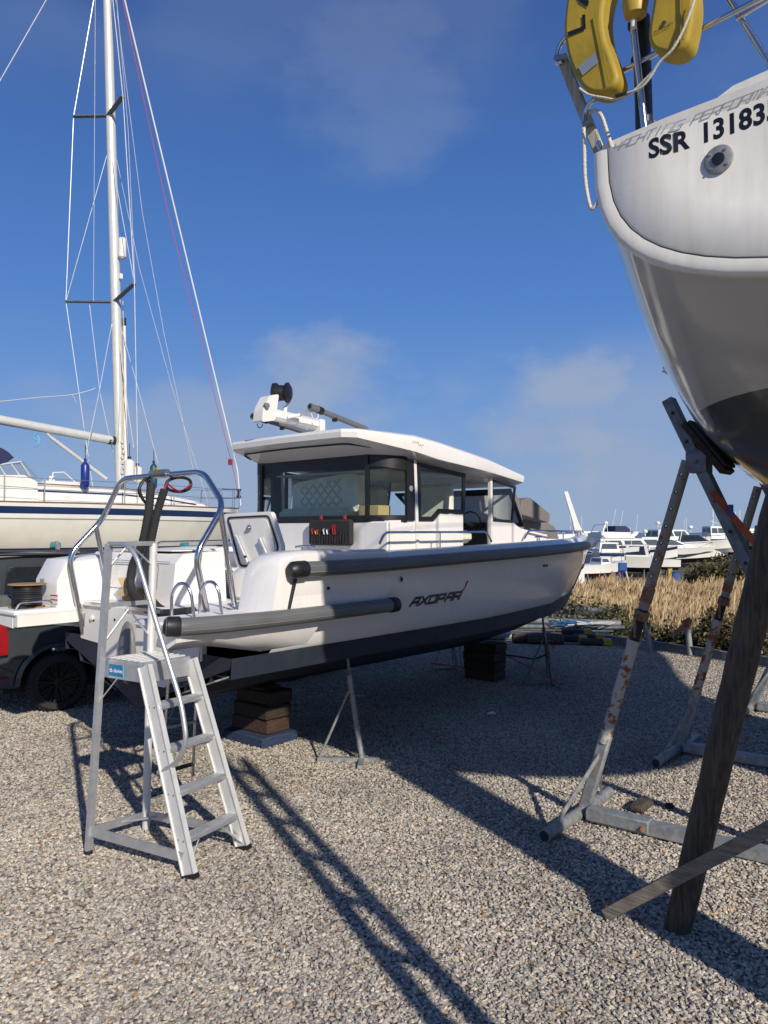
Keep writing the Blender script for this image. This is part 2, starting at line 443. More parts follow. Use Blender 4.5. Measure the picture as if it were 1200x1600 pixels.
# ------------------------------------------------------------------ light and sky
SUN_AZ = math.atan2(.43, -.90)      # measured from +Y towards +X
SUN_EL = R_(29)
TOSUN = V((math.sin(SUN_AZ) * math.cos(SUN_EL), math.cos(SUN_AZ) * math.cos(SUN_EL), math.sin(SUN_EL)))
ld = bpy.data.lights.new('sun', 'SUN'); lo = bpy.data.objects.new('sun', ld); COL.objects.link(lo)
ld.energy = 4.8; ld.angle = R_(.8); ld.color = (1, .915, .79)
lo.location = (5, -8, 12); lo.rotation_euler = (-TOSUN).to_track_quat('-Z', 'Y').to_euler()

w = bpy.data.worlds.new('World'); SC.world = w; w.use_nodes = True; nt = w.node_tree
bg = nt.nodes['Background']; bg.inputs['Strength'].default_value = .105
sky = N(nt, 'ShaderNodeTexSky', sky_type='NISHITA'); sky.sun_disc = False
sky.sun_elevation = SUN_EL; sky.sun_rotation = SUN_AZ; sky.air_density = 1.0; sky.dust_density = .6; sky.ozone_density = 2.2; sky.altitude = 0
tc = N(nt, 'ShaderNodeTexCoord'); sp = N(nt, 'ShaderNodeSeparateXYZ'); nt.links.new(tc.outputs['Generated'], sp.inputs[0])
hs = N(nt, 'ShaderNodeHueSaturation'); hs.inputs['Saturation'].default_value = 1.08; hs.inputs['Hue'].default_value = .508; hs.inputs['Value'].default_value = .95
nt.links.new(sky.outputs[0], hs.inputs['Color'])
# measured blue by height, tied to the physical sky
gr = N(nt, 'ShaderNodeValToRGB'); nt.links.new(sp.outputs['Z'], gr.inputs['Fac']); e_ = gr.color_ramp.elements
S_ = .105
for k, (p, c) in enumerate(((0, (.260, .385, .590)), (.07, (.215, .350, .610)), (.16, (.145, .300, .640)), (.28, (.085, .226, .585)), (.42, (.060, .168, .480)), (.56, (.045, .115, .355)), (1, (.03, .075, .25)))):
    e = e_[k] if k < 2 else e_.new(p)
    e.position = p; e.color = (c[0], c[1], c[2], 1)
gs = N(nt, 'ShaderNodeVectorMath', operation='SCALE'); gs.inputs['Scale'].default_value = 1 / S_; nt.links.new(gr.outputs[0], gs.inputs[0])
base = mix(nt, .90, hs.outputs[0], gs.outputs[0])
# soft clouds: low bank near the horizon and a faint wisp higher up
mp = N(nt, 'ShaderNodeMapping'); mp.inputs['Scale'].default_value = (1.0, 1.0, 1.7); mp.inputs['Location'].default_value = (.62, .0, .40)
nt.links.new(tc.outputs['Generated'], mp.inputs['Vector'])
cn = noise(nt, mp.outputs[0], 3.4, 8, .50)
cr = N(nt, 'ShaderNodeMapRange', interpolation_type='SMOOTHSTEP'); cr.inputs['From Min'].default_value = .41; cr.inputs['From Max'].default_value = .60
nt.links.new(cn, cr.inputs['Value'])
hz = N(nt, 'ShaderNodeValToRGB'); nt.links.new(sp.outputs['Z'], hz.inputs['Fac'])
el = hz.color_ramp.elements; el[0].position = 0; el[0].color = (.5, .5, .5, 1); el[1].position = 1; el[1].color = (.1, .1, .1, 1)
for p, c in ((.05, .5), (.10, .6), (.17, .5), (.215, .25), (.26, .0), (.45, .0), (.53, .12), (.62, .10)):
    e = el.new(p); e.color = (c, c, c, 1)
mu0 = N(nt, 'ShaderNodeMath', operation='MULTIPLY'); nt.links.new(cr.outputs[0], mu0.inputs[0]); nt.links.new(hz.outputs[0], mu0.inputs[1])
# two loose banks of cumulus standing low to the north
prev = mu0.outputs[0]
cn2 = noise(nt, mp.outputs[0], 7.0, 8, .55)
for cdir, rad, amt in (((-.08, 1, .15), .17, .75), ((.24, 1, .15), .19, .8), ((-.02, 1, .60), .22, .20)):
    cv = V(cdir).normalized()
    vd = N(nt, 'ShaderNodeVectorMath', operation='DISTANCE'); nt.links.new(tc.outputs['Generated'], vd.inputs[0]); vd.inputs[1].default_value = cv
    lm = N(nt, 'ShaderNodeMapRange', interpolation_type='SMOOTHSTEP'); lm.inputs['From Min'].default_value = rad; lm.inputs['From Max'].default_value = rad * .15
    lm.inputs['To Min'].default_value = -.42; lm.inputs['To Max'].default_value = .62; nt.links.new(vd.outputs['Value'], lm.inputs['Value'])
    sm_ = N(nt, 'ShaderNodeMath', operation='ADD'); nt.links.new(lm.outputs[0], sm_.inputs[0])
    nn = N(nt, 'ShaderNodeMapRange'); nn.inputs['From Min'].default_value = .32; nn.inputs['From Max'].default_value = .68; nn.inputs['To Min'].default_value = -.35; nn.inputs['To Max'].default_value = .55; nn.clamp = False
    nt.links.new(cn2, nn.inputs['Value']); nt.links.new(nn.outputs[0], sm_.inputs[1])
    cl = N(nt, 'ShaderNodeMapRange', interpolation_type='SMOOTHSTEP'); cl.inputs['From Min'].default_value = .05; cl.inputs['From Max'].default_value = .95; cl.inputs['To Max'].default_value = amt
    nt.links.new(sm_.outputs[0], cl.inputs['Value'])
    mx = N(nt, 'ShaderNodeMath', operation='MAXIMUM'); nt.links.new(prev, mx.inputs[0]); nt.links.new(cl.outputs[0], mx.inputs[1]); prev = mx.outputs[0]
mu = N(nt, 'ShaderNodeMath', operation='MULTIPLY'); nt.links.new(prev, mu.inputs[0]); mu.inputs[1].default_value = 1.0
fin = mix(nt, mu.outputs[0], base, (3.3, 3.95, 5.2))
nt.links.new(fin, bg.inputs['Color'])

# ------------------------------------------------------------------ ground
KP = V((4.43, 13.8, 0)); KD = V((.56, -.83, 0)).normalized(); KN = V((.83, .56, 0)).normalized()
def kd(x, y): return (V((x, y, 0)) - KP).dot(KN)
def gz(x, y):
    d = kd(x, y)
    if d < .35: return 0.0
    t = min(1, (d - .35) / 2.2); z = -1.55 * t * t * (3 - 2 * t)
    if y > 74: z += min(1, (y - 74) / 12) * .75
    return z

def gravelmat():
    m, nt, b = nodes('gravel')
    vec = coords(nt, 1)
    vo = N(nt, 'ShaderNodeTexVoronoi'); vo.inputs['Scale'].default_value = 42; vo.inputs['Randomness'].default_value = 1
    nt.links.new(vec, vo.inputs['Vector'])
    sc_ = N(nt, 'ShaderNodeSeparateColor'); nt.links.new(vo.outputs['Color'], sc_.inputs[0])
    c = ramp(nt, sc_.outputs[0], [(0, (.28, .265, .255)), (.3, (.40, .38, .35)), (.6, (.50, .47, .425)), (.85, (.62, .58, .50)), (.97, (.48, .36, .23))], 'LINEAR')
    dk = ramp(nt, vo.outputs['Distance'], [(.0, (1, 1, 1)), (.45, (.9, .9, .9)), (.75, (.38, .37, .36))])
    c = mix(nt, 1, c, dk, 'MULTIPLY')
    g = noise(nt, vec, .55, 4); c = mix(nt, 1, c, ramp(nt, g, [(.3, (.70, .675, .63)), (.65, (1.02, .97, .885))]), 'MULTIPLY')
    nt.links.new(c, b.inputs['Base Color']); b.inputs['Roughness'].default_value = .9
    h = mix(nt, .35, dk, vo.outputs['Color'])
    bump(nt, b, h, .9, .02)
    return m
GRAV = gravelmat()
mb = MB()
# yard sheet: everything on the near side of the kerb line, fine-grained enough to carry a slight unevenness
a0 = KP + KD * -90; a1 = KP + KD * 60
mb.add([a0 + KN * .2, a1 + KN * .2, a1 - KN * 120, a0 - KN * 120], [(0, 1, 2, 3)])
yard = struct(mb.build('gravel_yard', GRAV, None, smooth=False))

def stonemat():
    m, nt, b = nodes('pebble stone')
    oi = N(nt, 'ShaderNodeObjectInfo')
    c = ramp(nt, oi.outputs['Random'], [(0, (.25, .24, .235)), (.2, (.37, .355, .34)), (.5, (.50, .475, .44)), (.74, (.60, .57, .51)), (.89, (.70, .66, .58)), (.945, (.56, .46, .31)), (.967, (.46, .30, .17)), (.985, (.25, .17, .13)), (1, (.82, .80, .75))])
    lg = noise(nt, oi.outputs['Location'], .7, 5)
    c = mix(nt, 1, c, ramp(nt, lg, [(.32, (.70, .675, .63)), (.5, (.87, .84, .79)), (.68, (1.02, .97, .885))]), 'MULTIPLY')
    f = noise(nt, coords(nt, 1, 'Object'), 90, 3)
    c = mix(nt, 1, c, ramp(nt, f, [(.3, (.8, .8, .8)), (.7, (1.08, 1.08, 1.08))]), 'MULTIPLY')
    nt.links.new(c, b.inputs['Base Color']); b.inputs['Roughness'].default_value = .75
    return m
STONE = stonemat()
rg = random.Random(3)
pts = []
for y0, y1, dens in ((2.7, 4.2, 4000), (4.2, 6, 3500), (6, 9, 2600), (9, 14, 1300)):
    hw = .54 * y1 + .9
    for _ in range(int(2 * hw * (y1 - y0) * dens)):
        x = rg.uniform(-hw, hw); y = rg.uniform(y0, y1)
        if abs(x) > .54 * y + .9 or kd(x, y) > .1: continue
        pts.append((x, y, rg.uniform(.0, .009)))
me = bpy.data.meshes.new('gravel_stones'); me.from_pydata(pts, [], [])
peb = bpy.data.objects.new('gravel_stones', me); COL.objects.link(peb)
tag(peb, None, None, kind='stuff'); peb['label'] = 'loose grey and cream gravel stones covering the yard'; peb['category'] = 'gravel'
ng = bpy.data.node_groups.new('scatter', 'GeometryNodeTree')
ng.interface.new_socket('Geometry', in_out='INPUT', socket_type='NodeSocketGeometry')
ng.interface.new_socket('Geometry', in_out='OUTPUT', socket_type='NodeSocketGeometry')
gi = N(ng, 'NodeGroupInput'); go = N(ng, 'NodeGroupOutput'); gti = N(ng, 'GeometryNodeGeometryToInstance')
for k in range(5):
    ico = N(ng, 'GeometryNodeMeshIcoSphere'); ico.inputs['Radius'].default_value = .0100; ico.inputs['Subdivisions'].default_value = 2
    spn = N(ng, 'GeometryNodeSetPosition'); nz = N(ng, 'ShaderNodeTexNoise', noise_dimensions='4D'); nz.inputs['Scale'].default_value = 62
    nz.inputs['W'].default_value = k * 7.3 + 1; nz.inputs['Detail'].default_value = 1
    sb = N(ng, 'ShaderNodeVectorMath', operation='SUBTRACT'); sb.inputs[1].default_value = (.5, .5, .5)
    ml = N(ng, 'ShaderNodeVectorMath', operation='SCALE'); ml.inputs['Scale'].default_value = .022
    ng.links.new(nz.outputs['Color'], sb.inputs[0]); ng.links.new(sb.outputs[0], ml.inputs[0]); ng.links.new(ml.outputs[0], spn.inputs['Offset'])
    ng.links.new(ico.outputs['Mesh'], spn.inputs['Geometry']); ng.links.new(spn.outputs[0], gti.inputs[0])
iop = N(ng, 'GeometryNodeInstanceOnPoints'); iop.inputs['Pick Instance'].default_value = True
ri = N(ng, 'FunctionNodeRandomValue', data_type='INT'); ri.inputs['Min'].default_value = 0; ri.inputs['Max'].default_value = 4
for s_ in ri.inputs:
    if s_.type == 'INT' and s_.name == 'Max': s_.default_value = 4
    if s_.type == 'INT' and s_.name == 'Min': s_.default_value = 0
rr = N(ng, 'FunctionNodeRandomValue', data_type='FLOAT_VECTOR'); rr.inputs[0].default_value = (-.5, -.5, 0); rr.inputs[1].default_value = (.5, .5, 6.28)
rs = N(ng, 'FunctionNodeRandomValue', data_type='FLOAT_VECTOR'); rs.inputs[0].default_value = (.55, .5, .35); rs.inputs[1].default_value = (1.5, 1.15, .8)
ng.links.new(gi.outputs[0], iop.inputs['Points']); ng.links.new(gti.outputs[0], iop.inputs['Instance'])
ng.links.new(ri.outputs[2], iop.inputs['Instance Index']); ng.links.new(rr.outputs[0], iop.inputs['Rotation']); ng.links.new(rs.outputs[0], iop.inputs['Scale'])
sm = N(ng, 'GeometryNodeSetMaterial'); sm.inputs['Material'].default_value = STONE
ng.links.new(iop.outputs[0], sm.inputs[0]); ng.links.new(sm.outputs[0], go.inputs[0])
md = peb.modifiers.new('scatter', 'NODES'); md.node_group = ng
me.materials.append(STONE)

# marsh ground beyond the kerb, on to the horizon
def earth():
    m, nt, b = nodes('marsh earth')
    f = noise(nt, coords(nt, 1), .8, 6)
    nt.links.new(ramp(nt, f, [(.3, (.05, .045, .03)), (.7, (.13, .11, .07))]), b.inputs['Base Color'])
    b.inputs['Roughness'].default_value = .95; bump(nt, b, f, .5, .1); return m
EARTH = earth()
mb = MB(); ts = [-90, -60, -40, -30, -22] + [-18 + k for k in range(0, 30)] + [14, 20, 30, 60]; ds = [.15, .3, .5, .8, 1.1, 1.4, 1.8, 2.2, 2.6, 3.5, 6, 10, 16, 25, 40, 55, 62, 68, 75, 85, 110, 300, 2500]
vs = []
for t in ts:
    for d in ds:
        p = KP + KD * t * (1 if d < 120 else 12) + KN * d
        if abs(t) > 50: p = KP + KD * t * (1 + d / 60) + KN * d
        vs.append((p.x, p.y, gz(p.x, p.y) - (.006 if d < .4 else 0)))
n = len(ds); mb.add(vs, [(i * n + j, i * n + j + 1, (i + 1) * n + j + 1, (i + 1) * n + j) for i in range(len(ts) - 1) for j in range(n - 1)])
struct(mb.build('marsh_ground', EARTH, None))
mb = MB(); mb.add([(-2500, 100, -.35), (2500, 100, -.35), (4000, 4500, -.35), (-4000, 4500, -.35)], [(0, 1, 2, 3)])
SEA = mat('sea water', (.10, .16, .22), .35, var=.1, vs=.1, bs=.3, bd=.3, bsc=.6)
struct(mb.build('sea', SEA, None, smooth=False))

# ------------------------------------------------------------------ reeds and bushes
def leafmat(name, stops, rough=.7):
    m, nt, b = nodes(name)
    ge = N(nt, 'ShaderNodeNewGeometry')
    c = ramp(nt, ge.outputs['Random Per Island'], stops)
    g = noise(nt, coords(nt, 1), 1.4, 3)
    nt.links.new(mix(nt, 1, c, ramp(nt, g, [(.3, (.65, .65, .62)), (.7, (1.25, 1.2, 1.1))]), 'MULTIPLY'), b.inputs['Base Color'])
    b.inputs['Roughness'].default_value = rough
    b.inputs['Subsurface Weight'].default_value = 0
    return m
REED = leafmat('dry reed', [(0, (.16, .11, .055)), (.35, (.30, .205, .11)), (.75, (.42, .325, .20)), (1, (.56, .47, .32))])
BRAM = leafmat('bramble leaf', [(0, (.02, .03, .01)), (.4, (.045, .06, .018)), (.75, (.09, .095, .03)), (.9, (.16, .13, .05)), (1, (.20, .11, .05))])
BRAM2 = leafmat('olive bush leaf', [(0, (.04, .035, .012)), (.4, (.09, .08, .03)), (.8, (.15, .13, .05)), (1, (.20, .15, .07))])
REDL = leafmat('russet leaf', [(0, (.05, .02, .012)), (.5, (.13, .045, .025)), (1, (.20, .09, .05))])
rg = random.Random(11)
mb = MB(); cnt = 0; vs = []; fs = []
def reed(x, y, zb, h):
    az = rg.uniform(0, 6.28); le = rg.uniform(.02, .16) * h; wd = rg.uniform(.003, .0065) * (1 + y / 25)
    dx, dy = math.cos(az) * le - .05, math.sin(az) * le
    sx, sy = math.cos(az + 1.57 + rg.uniform(-.6, .6)) * wd, math.sin(az + 1.57) * wd
    o = len(vs)
    vs.extend([(x - sx, y - sy, zb), (x + sx, y + sy, zb), (x + dx * .5 - sx * .8, y + dy * .5, zb + h * .62), (x + dx * .5 + sx * .8, y + dy * .5, zb + h * .62), (x + dx, y + dy, zb + h)])
    fs.extend([(o, o + 1, o + 3, o + 2), (o + 2, o + 3, o + 4)])
    # plume
    o = len(vs); px_, py_ = rg.uniform(-.02, .07), rg.uniform(-.05, .05); q = wd * 1.6
    vs.extend([(x + dx * .9, y + dy * .9, zb + h * .92), (x + dx - q, y + dy, zb + h * .98), (x + dx + px_ * 1.2, y + dy + py_, zb + h * 1.05), (x + dx + q * 1.3, y + dy + .01, zb + h * .97)])
    fs.append((o, o + 1, o + 2, o + 3))
    if rg.random() < .6:   # a side leaf
        o = len(vs); a2 = rg.uniform(0, 6.28); l2 = rg.uniform(.15, .35)
        vs.extend([(x + dx * .3, y + dy * .3, zb + h * .5), (x + dx * .3 + math.cos(a2) * l2 * .5, y + dy * .3 + math.sin(a2) * l2 * .5, zb + h * .75), (x + dx * .3 + math.cos(a2) * l2, y + dy * .3 + math.sin(a2) * l2, zb + h * .68), (x + dx * .3 + math.cos(a2) * l2 * .5, y + dy * .3 + math.sin(a2) * l2 * .5, zb + h * .71)])
        fs.append((o, o + 1, o + 2, o + 3))
while cnt < 52000:
    y = 13 + 20 * rg.random() ** .8; x = y * rg.uniform(.16, .62)
    d = kd(x, y)
    if d < 2.0 + .6 * math.sin(x * 1.7): continue
    if y > 31 + 1.2 * math.sin(x * .9): continue
    h = rg.uniform(1.15, 1.85) + .14 * math.sin(x * .8 + y * .5) + .09 * math.sin(x * 3.1 - y * 1.3) + (.22 if rg.random() < .06 else 0) - (max(0, y - 27) * .07) - max(0, (.30 - x / y)) * 2.2
    reed(x, y, gz(x, y), h); cnt += 1
mb.add(vs, fs)
rd = mb.build('reeds', REED, None, smooth=False); tag(rd, 'dry golden reeds filling the marsh behind the yard', 'reeds', kind='stuff')

def bush(name, label, cat, x, y, zb, rx, ry, h, n, m, leaf=.05, seed=1, group=None, stems=14):
    r = random.Random(seed); t = thing(name, label, cat, (x, y, zb), 0, group)
    b = MB(); vs = []; fs = []
    lumps = [(r.uniform(-.7, .7) * rx, r.uniform(-.7, .7) * ry, r.uniform(.3, .8) * h, r.uniform(.3, .55)) for _ in range(12)]
    for _ in range(n):
        lx, ly, lz, lr = r.choice(lumps); a = r.uniform(0, 6.28); e = math.asin(r.uniform(-.5, 1)); q = r.uniform(.6, 1.08)
        p = V((lx + math.cos(a) * math.cos(e) * lr * rx * q, ly + math.sin(a) * math.cos(e) * lr * ry * q, max(.02, lz + math.sin(e) * lr * h * q * .9)))
        d1 = V((r.gauss(0, 1), r.gauss(0, 1), r.gauss(0, .7))).normalized(); d2 = d1.orthogonal().normalized()
        d2 = (d2 * math.cos(a) + d1.cross(d2) * math.sin(a)); s_ = leaf * r.uniform(.5, 1.4); o = len(vs)
        vs += [p - d1 * s_, p + d2 * s_ * .45, p + d1 * s_, p - d2 * s_ * .45 + V((0, 0, .2 * s_))]
        fs.append((o, o + 1, o + 2, o + 3))
    b.add(vs, fs); b.build('foliage', m, t, smooth=False)
    b = MB()
    for _ in range(stems):
        a = r.uniform(0, 6.28); q = r.uniform(.4, 1.05)
        p = [(r.uniform(-.1, .1), r.uniform(-.1, .1), -.05), (math.cos(a) * rx * q * .5, math.sin(a) * ry * q * .5, h * .7), (math.cos(a) * rx * q, math.sin(a) * ry * q, h * r.uniform(.6, 1.1))]
        b.tube(spline(p, 4), [.012 - .0013 * k for k in range(9)], 4)
    b.build('stem', GREENH, t)
    return t
BG = 'bramble bushes along the edge of the yard'
for i, (px, py, Y, rx, ry, h, n, m, lab, sd) in enumerate([
    (915, 0, 16.4, 1.1, .8, .62, 3600, BRAM, 'green bramble bush under the bow of the cabin boat', 5),
    (962, 0, 15.8, .7, .6, .22, 2600, BRAM, 'low green bramble between the bow and the nearest rusty prop', 6),
    (1042, 0, 14.9, .8, .6, .42, 3600, BRAM, 'dark green bramble behind the bent pipe post', 7),
    (1102, 0, 14.1, .7, .5, .36, 3400, BRAM, 'green bramble behind the short post with a rusty hook', 8),
    (1165, 0, 13.6, .9, .6, .85, 3600, BRAM2, 'olive bramble behind the leaning timber post', 9),
    (1205, 0, 13.2, .8, .6, .75, 3000, BRAM, 'green bramble at the right edge of the picture', 10)]):
    p = D(px, 832, Y); zb = gz(p.x, p.y) if kd(p.x, p.y) > .4 else 0
    bush('bramble_bush', lab, 'bush', p.x, p.y, zb, rx, ry, h - zb * .75, n, m, .05, sd, BG)
p = D(1135, 832, 34); bush('shrub', 'large olive brown shrub rising above the reeds before the ferry boat', 'bush', p.x, p.y, -1.55, 1.9, 1.6, 2.15, 8000, BRAM2, .085, 21)
p = D(1205, 832, 33); bush('shrub', 'olive shrub behind the leaning timber post at the reed edge', 'bush', p.x, p.y, -1.55, 2.6, 2.0, 2.3, 8000, BRAM2, .085, 22)
p = D(1108, 832, 26.5); bush('russet_shrub', 'red brown leafed shrub standing in the reeds', 'bush', p.x, p.y, -1.55, 1.25, 1.0, 1.85, 3200, REDL, .07, 23)
p = D(1040, 832, 36); bush('shrub', 'low dark green bush line between reeds and parked boats', 'bush', p.x, p.y, -1.55, 2.4, 1.4, .6, 4000, BRAM, .08, 24)

# ================================================================== CABIN MOTOR BOAT
A = Frame(-1.3, 7.55, 50.3)
boat = thing('motor_boat', 'white cabin motor boat with grey rubber fenders standing on timber blocks', 'boat', A.o, A.a)
def tb_half(x):  # gunwale half breadth
    return interp([(-1, 1.42), (3, 1.42), (4, 1.34), (5, 1.13), (5.8, .80), (6.5, .50), (7.1, .24), (7.5, .0)], x)
def chine(x):    # (half breadth, height)
    return interp([(-1, 1.27), (2.5, 1.27), (4, 1.16), (5, .90), (5.8, .60), (6.4, .34), (6.9, .12), (7.5, 0)], x), interp([(-1, 1.13), (2, 1.13), (4, 1.16), (5, 1.20), (6, 1.29), (6.9, 1.42), (7.5, 1.5)], x)
def keelz(x): return interp([(-1, .54), (4, .52), (5, .60), (5.9, .72), (6.5, .87), (7.0, 1.08), (7.3, 1.35), (7.5, 1.75)], x)
def gunz(x): return 1.76 + .022 * max(0, x)
def side_pt(x, t, side=-1):      # t=0 at gunwale .. 1 at chine
    g = tb_half(x); c, zc = chine(x); zg = gunz(x)
    y = lerp(g, c, t ** 1.3) + .02 * math.sin(t * math.pi); return V((x, side * y, lerp(zg, max(zc, keelz(x)), t)))
XS = [-.74, -.2, .3, .9, 1.6, 2.4, 3.0, 3.6, 4.1, 4.6, 5.0, 5.4, 5.8, 6.2, 6.5, 6.8, 7.05, 7.25, 7.4, 7.5]
mb = MB()
for sd in (-1, 1):
    rings = []
    for x in XS:
        r_ = []
        for k in range(9):
            t = k / 8; xx = x
            if x == XS[0]: xx = -.74 - .14 * t   # raked after edge
            r_.append(side_pt(xx, t, sd))
        # small chine lip
        c = r_[-1]; r_.append(c + V((0, -sd * .03, -.03)))
        rings.append(r_)
    mb.loft(rings, closed=False)
# low topside strip and chine lip under the swim platform
for sd in (-1, 1):
    mb.loft([[V((x, sd * 1.43, 1.40 - .07 * (sd > 0))), V((x, sd * 1.40, 1.27 + .03 * (x < -1.2))), V((x, sd * 1.27, 1.13 + (.10 if x < -1.2 else 0))), V((x, sd * 1.0, 1.13 + (.08 if x < -1.2 else 0))), V((x, sd * 1.0, 1.40 - .07 * (sd > 0)))] for x in (-1.86, -1.5, -1.0, -.5)], closed=True)
mb.build('hull_side', WHITE, boat)
mb = MB()
for sd in (-1, 1):
    rings = []
    for x in [-1.25, -.8] + XS[2:]:
        c, zc = chine(x); kz = keelz(x); zc = max(zc, kz); c -= .03
        r_ = [V((x, sd * c, zc - .03))]
        for (f, dz) in ((.99, -.075), (.80, .03), (.77, -.055), (.54, .035), (.50, -.05), (.2, 0), (0, 0)):
            y = c * f; z = lerp(kz, zc - .11, f) + dz * min(1, c) if f > 0 else kz
            r_.append(V((x, sd * y, min(z, zc - .03))))
        rings.append(r_)
    mb.loft(rings, closed=False)
ring = [V((-1.25, s_ * y, z)) for s_, y, z in ((1, 1.24, 1.10), (1, 1.22, 1.02), (1, .6, .80), (1, 0, .54), (-1, .6, .80), (-1, 1.22, 1.02), (-1, 1.24, 1.10))]
mb.add(ring, [tuple(range(7))])
mb.build('hull_bottom', GREYHULL, boat)
# platform, cockpit sole, transom
mb = MB()
for sd in (-1, 1):
    mb.box((-1.2, sd * 1.17, 1.405 - .065 * (sd > 0)), (1.36, .50, .05), bev=.015)
mb.box((-.86, 0, 1.395), (.72, 1.84, .05), bev=.01)
mb.box((.1, 0, 1.39), (1.5, 2.5, .05))
mb.build('swim_platform', NONSKID, boat)
mb = MB()
mb.prism([V((-1.262, y, z)) for y, z in ((.93, 1.385), (.93, 1.07), (.62, 1.05), (.50, .90), (.32, .78), (-.40, .78), (-.62, .92), (-.89, 1.05), (-.89, 1.385))], (.05, 0, 0))
for sd in (-1, 1): mb.box((-1.53, sd * .957, 1.305 - .03 * (sd > 0)), (.655, .084, .16 - .06 * (sd > 0)))
tr = mb.build('transom', WHITE2, boat)
mb = MB(); mb.ball((-1.30, .09, 1.02), (.05, .11, .27), 20); mb.build('engine_bracket_cover', GREYP, tr)
mb = MB()
for y, z in ((.7, 1.25), (.55, 1.0), (.35, 1.28), (-.2, 1.05), (-.25, .93), (-.45, 1.28), (-.6, 1.12), (-.68, .98), (.3, .93)):
    mb = MB(); mb.rev((-1.262, y, z), [(.011, 0), (.011, -.006)], 8, (1, 0, 0)); mb.build('bolt_hole', BLACKM, tr)
mb = MB(); mb.rev((-1.263, .72, 1.27), [(.025, 0), (.025, -.02), (.012, -.025)], 12, (1, 0, 0)); mb.build('drain_fitting', RADOME, tr)
mb = MB(); mb.box((-1.24, .62, 1.40), (.10, .42, .035)); mb.box((-1.24, -.12, 1.40), (.10, .5, .03)); mb.build('transom_plate', CHROME, tr)
# bulwark top / coamings
mb = MB()
for sd in (-1, 1):
    rings = []
    for x in XS:
        g = tb_half(x); z = gunz(x); w_ = min(.20, g * .9)
        hh_ = .115
        rings.append([V((x, sd * g, z - .04)), V((x, sd * (g - .012), z + .03)), V((x, sd * (g - .05), z + hh_ - .015)), V((x, sd * (g - .09 if g > .1 else 0), z + hh_)), V((x, sd * max(0, g - w_), z + hh_ - .01)), V((x, sd * max(0, g - w_ - .02), z - .12))])
    mb.loft(rings, closed=False)
mb.build('gunwale', WHITE, boat)
# after ends of the cockpit sides
for sd in (-1, 1):
    mb = MB()
    prof = [(-.76, 1.885), (-.87, 1.845), (-.92, 1.78), (-1.0, 1.43), (.4, 1.43), (.4, 1.90), (-.6, 1.90)] if sd < 0 else [(-1.375, 1.80), (-1.46, 1.64), (-1.465, 1.355), (.4, 1.355), (.4, 1.90), (-.6, 1.87)]
    mb.loft([[V((x, sd * y, z - dz)) for x, z in prof] for y, dz in ((1.40, .03), (1.36, .0), (1.06, .0), (1.0, .03))])
    mb.build('cockpit_side', WHITE, boat)
mb = MB()
mb.bar((-.752, -1.430, 1.76), (-.83, -1.410, 1.44), .012, .028, (0, 1, 0)); mb.build('edge_trim', BLACK, boat)
# cockpit mouldings: aft bench, engine box, lockers
mb = MB()
mb.loft([[V((x, y, z)) for x, z in ((-1.02, 1.42), (-.98, 1.78), (-.90, 1.86), (-.45, 1.88), (-.42, 1.42))] for y in (1.30, 1.27, -.1, -.14)])
mb.build('aft_bench', WHITE, boat)
b_ = boat.children[-1] if False else None
mb = MB(); mb.box((-.70, .55, 1.885), (.44, 1.1, .012), bev=.004); pl = mb.build('bench_door', WHITE, boat)
mb = MB()
mb.rev((-1.01, .90, 1.62), [(.034, 0), (.034, -.012), (.02, -.016)], 14, (1, 0, 0)); mb.build('door_latch', CHROME, boat)
mb = MB(); mb.rev((-1.16, 1.22, 1.855), [(.035, 0), (.035, .01), (.02, .012)], 14); mb.build('filler_cap', CHROME, boat)
lc = A.x(85, 936, -1.468)
mb = MB(); mb.box((-1.468, lc.y, lc.z), (.004, .13, .085)); lb = mb.build('warning_label', STKW, boat)
for dz_ in (.034, -.006): mb = MB(); mb.box((-1.471, lc.y, lc.z + dz_), (.004, .13, .010)); mb.build('label_stripe', STKR, lb)
lc = A.x(66, 908, -1.468); mb = MB(); mb.box((-1.468, lc.y, lc.z), (.004, .08, .045)); mb.build('rating_plate', FADE, boat)
for yc_, zc_, w_, h_ in ((.72, 1.64, .30, .22), (.28, 1.64, .36, .24)):
    def bx(z): return -1.02 + (z - 1.42) * .11 - .003
    q_ = [V((bx(z), y, z)) for y, z in ((yc_ - w_ / 2, zc_ - h_ / 2), (yc_ + w_ / 2, zc_ - h_ / 2), (yc_ + w_ / 2, zc_ + h_ / 2), (yc_ - w_ / 2, zc_ + h_ / 2))]
    mb = MB(); mb.tube(fillet(q_, .03, 3, True), .003, 5, closed=True); mb.build('locker_seam', GREYP, boat)
mb = MB(); mb.tube([(-1.0, 1.2, 1.79), (-.995, -.08, 1.79)], .003, 5); mb.build('lid_seam', GREYP, boat)
mb = MB()
mb.box((-.15, 1.13, 1.60), (.75, .35, .42), bev=.03)
mb.box((-.04, .40, 1.555), (.30, .86, .30), bev=.03)
mb.box((-.12, -.26, 1.56), (.4, .40, .30), bev=.04)
mb.build('cockpit_locker', WHITE, boat)
mb = MB(); mb.box((-.196, .385, 1.55), (.006, .66, .24)); mb.build('cargo_net', NETM, boat)
mb = MB(); mb.tube([(-.2, .72, 1.68), (-.2, .385, 1.672), (-.2, .05, 1.68), (-.2, .05, 1.43), (-.2, .72, 1.43)], .007, 6, closed=True); mb.build('net_edge', BLACK, boat)
c = A.x(317, 882, .20)
mb = MB(); mb.rev((.182, c.y, c.z), [(.062, 0), (.062, -.012), (.045, -.016), (.044, -.008), (.02, -.008), (.02, -.016), (.001, -.018)], 24, (1, 0, 0)); mb.build('speaker', RADOME, boat)
